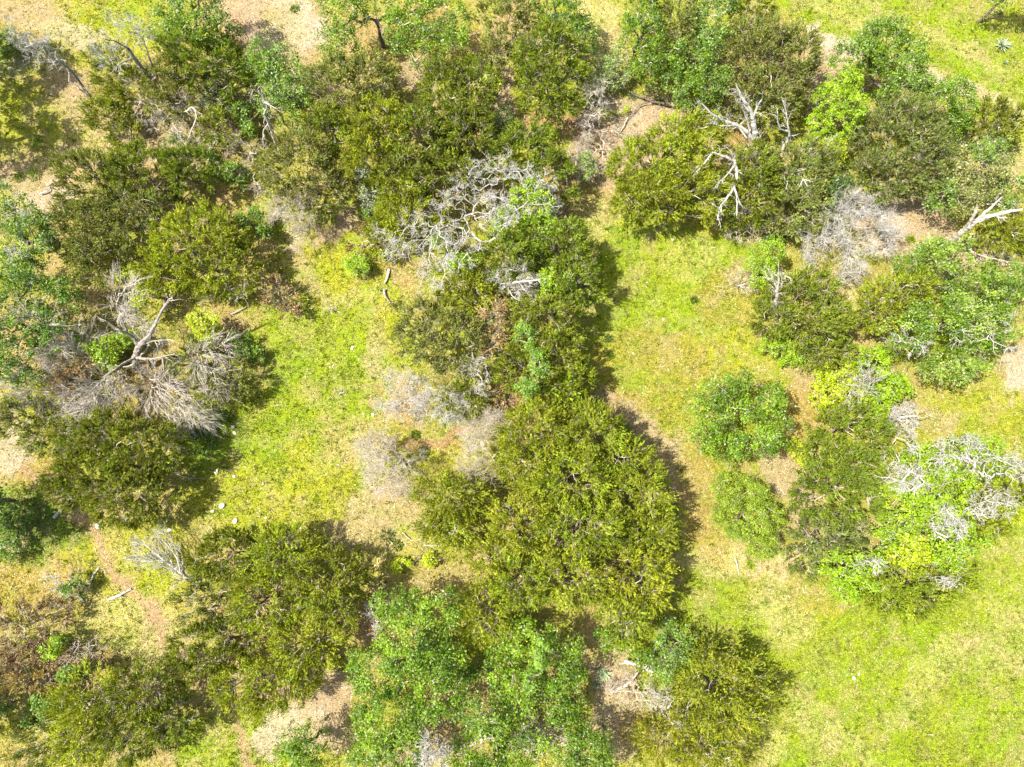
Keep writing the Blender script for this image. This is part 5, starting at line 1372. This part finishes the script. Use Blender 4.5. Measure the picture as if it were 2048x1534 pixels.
for px, py, r, lab in [(746, 829, 5.5, 'white rock in the clearing below the grey fanning dead tree, larger of the pair'), (727, 828, 3.5, 'smaller white rock left of the larger one of the pair'),
                       (469, 953, 6, 'white rock nearest the shadow of the large dark cedar'), (526, 967, 5, 'white rock right of the one nearest the cedar shadow'),
                       (467, 853, 9, 'flat pale rock at the top left of the rocky clearing'), (470, 866, 6, 'pale slab below the flat rock of the rocky clearing'),
                       (434, 944, 8, 'grey slab at the edge of the cedar shadow'), (445, 1012, 11, 'broad pale slab in the lower rocky clearing'), (426, 1022, 6, 'small slab left of the broad pale slab'),
                       (471, 1042, 9, 'pale slab below the broad slab, lower rocky clearing'), (532, 1036, 5, 'pale rock at the lower end of the rocky clearing'), (704, 695, 7, 'tan white slab in the upper left clearing'),
                       (602, 1056, 5, 'rock at the bottom of the clearing above the cedars'), (198, 1052, 10, 'tan rock at the head of the dirt trail'), (1708, 1357, 6, 'larger pale rock in the bottom right meadow'),
                       (1718, 1349, 4, 'smaller pale rock touching the larger in the bottom right meadow'), (1700, 755, 7, 'white rock beside the lime green bush patch'), (1294, 565, 3, 'lone white stone left side of the green clearing'),
                       (1326, 639, 4, 'white stone in the middle of the green clearing'), (1590, 813, 4, 'white stone between the round oak and lime bushes'), (1840, 45, 4, 'white stone in the top right field'),
                       (1345, 480, 6, 'pale slab near the top of the green clearing'), (340, 1060, 6, 'pale rock above the fallen thin white tree'), (560, 560 + 1, 3, 'white stone near the shrub edge of the left thicket')]:
    rock(px, py, r, lab, 'pale limestone rocks')
for (cx, cy, sx, sy, n_, lab, grp) in [
    (690, 650, 70, 70, 34, 'small white stone scattered in the upper part of the left clearing', 'small stones in the upper left clearing'),
    (570, 930, 130, 90, 46, 'small white stone scattered in the lower rocky part of the left clearing', 'small stones in the rocky clearing'),
    (1320, 600, 110, 130, 22, 'small white stone scattered in the green central clearing', 'small stones in the central clearing'),
    (1660, 1350, 170, 110, 40, 'small pale stone scattered over the bottom right meadow', 'small stones in the bottom right meadow'),
    (1850, 100, 110, 50, 26, 'small pale stone scattered over the top right field', 'small stones in the top right field')]:
    for k in range(n_):
        x, y = random.gauss(cx, sx), random.gauss(cy, sy)
        if 0 < x < 2048 and 0 < y < 1534 and k % 3:
            rock(x, y, random.uniform(1.4, 3.2), lab, grp)

# ------------------------------------------------------------------ little weeds standing singly
def small_weed(px, py, r, pal, lab, grp):
    o = at(px, py, 0)
    n_ = int(60 + r * 10)
    R_ = r / 34
    lv = Leaves()
    d = rnd_dirs(n_); d[:, 2] = np.abs(d[:, 2]) * .9 + .15
    d = norm(d)
    p_ = d * (rng.random(n_) ** .5 * R_)[:, None] * (1, 1, .7)
    c0, c1 = np.array(PAL[pal][0]), np.array(PAL[pal][1])
    ll = rng.uniform(.08, .16, n_)
    lv.quads(p_, d, rnd_dirs(n_), ll, ll * .5, c0 + (c1 - c0) * rng.random((n_, 1)))
    ob = lv.build('weed_plant', M['vine'])
    ob.location = tuple(o)
    tag(ob, lab, 'weed', grp)


for px, py, r, pal, lab in [
    (1387, 600, 8, 'deepblue', 'dark weed standing in the middle of the green clearing'), (1215, 678, 9, 'deepblue', 'dark green weed near the left edge of the green clearing'),
    (1222, 712, 7, 'vgreen', 'green weed just below the dark weed at the clearing edge'), (775, 1072, 16, 'deepblue', 'dark green weed clump above the bottom oaks'), (795, 1090, 10, 'vgreen', 'green weed beside the pale branches in the centre'),
    (75, 285, 15, 'vgreen', 'green weed on the litter at the upper left'), (70, 350, 14, 'vgreen', 'green weed at the left edge by the bare ground'), (40, 355, 10, 'vgreen', 'small green weed at the far left edge'),
    (940, 120, 14, 'bright', 'bright weed below the spreading oak'), (1430, 1490, 12, 'vgreen', 'green weed under the bottom edge cedar'), (1300, 180, 10, 'silver', 'silvery weed on the bare soil at the top'),
    (1265, 195, 9, 'silver', 'pale weed left of the silvery weed'), (1320, 205, 8, 'vgreen', 'little green weed beside the dark fallen branch'), (1760, 465, 9, 'pbush2', 'pale weed on the soil patch at the right'),
    (1820, 480, 9, 'bright', 'bright weed on the soil patch at the right'), (1755, 410, 9, 'vgreen', 'small green weed above the white bare bush'), (560, 1500, 12, 'bright', 'bright weed at the bottom edge by the pale soil'),
    (590, 20, 10, 'vgreen', 'green tuft on the bare soil at the top edge'), (520, 1440, 10, 'lime', 'lime weed below the lower left cedars'), (1500, 1130, 8, 'bright', 'bright tuft in the meadow below the rounded bush'),
    (830, 870, 10, 'vgreen', 'green weed beside the red soil streak'), (845, 905, 12, 'vgreen', 'dark weed below the red soil streak')]:
    small_weed(px, py, r, pal, lab, 'single weeds')
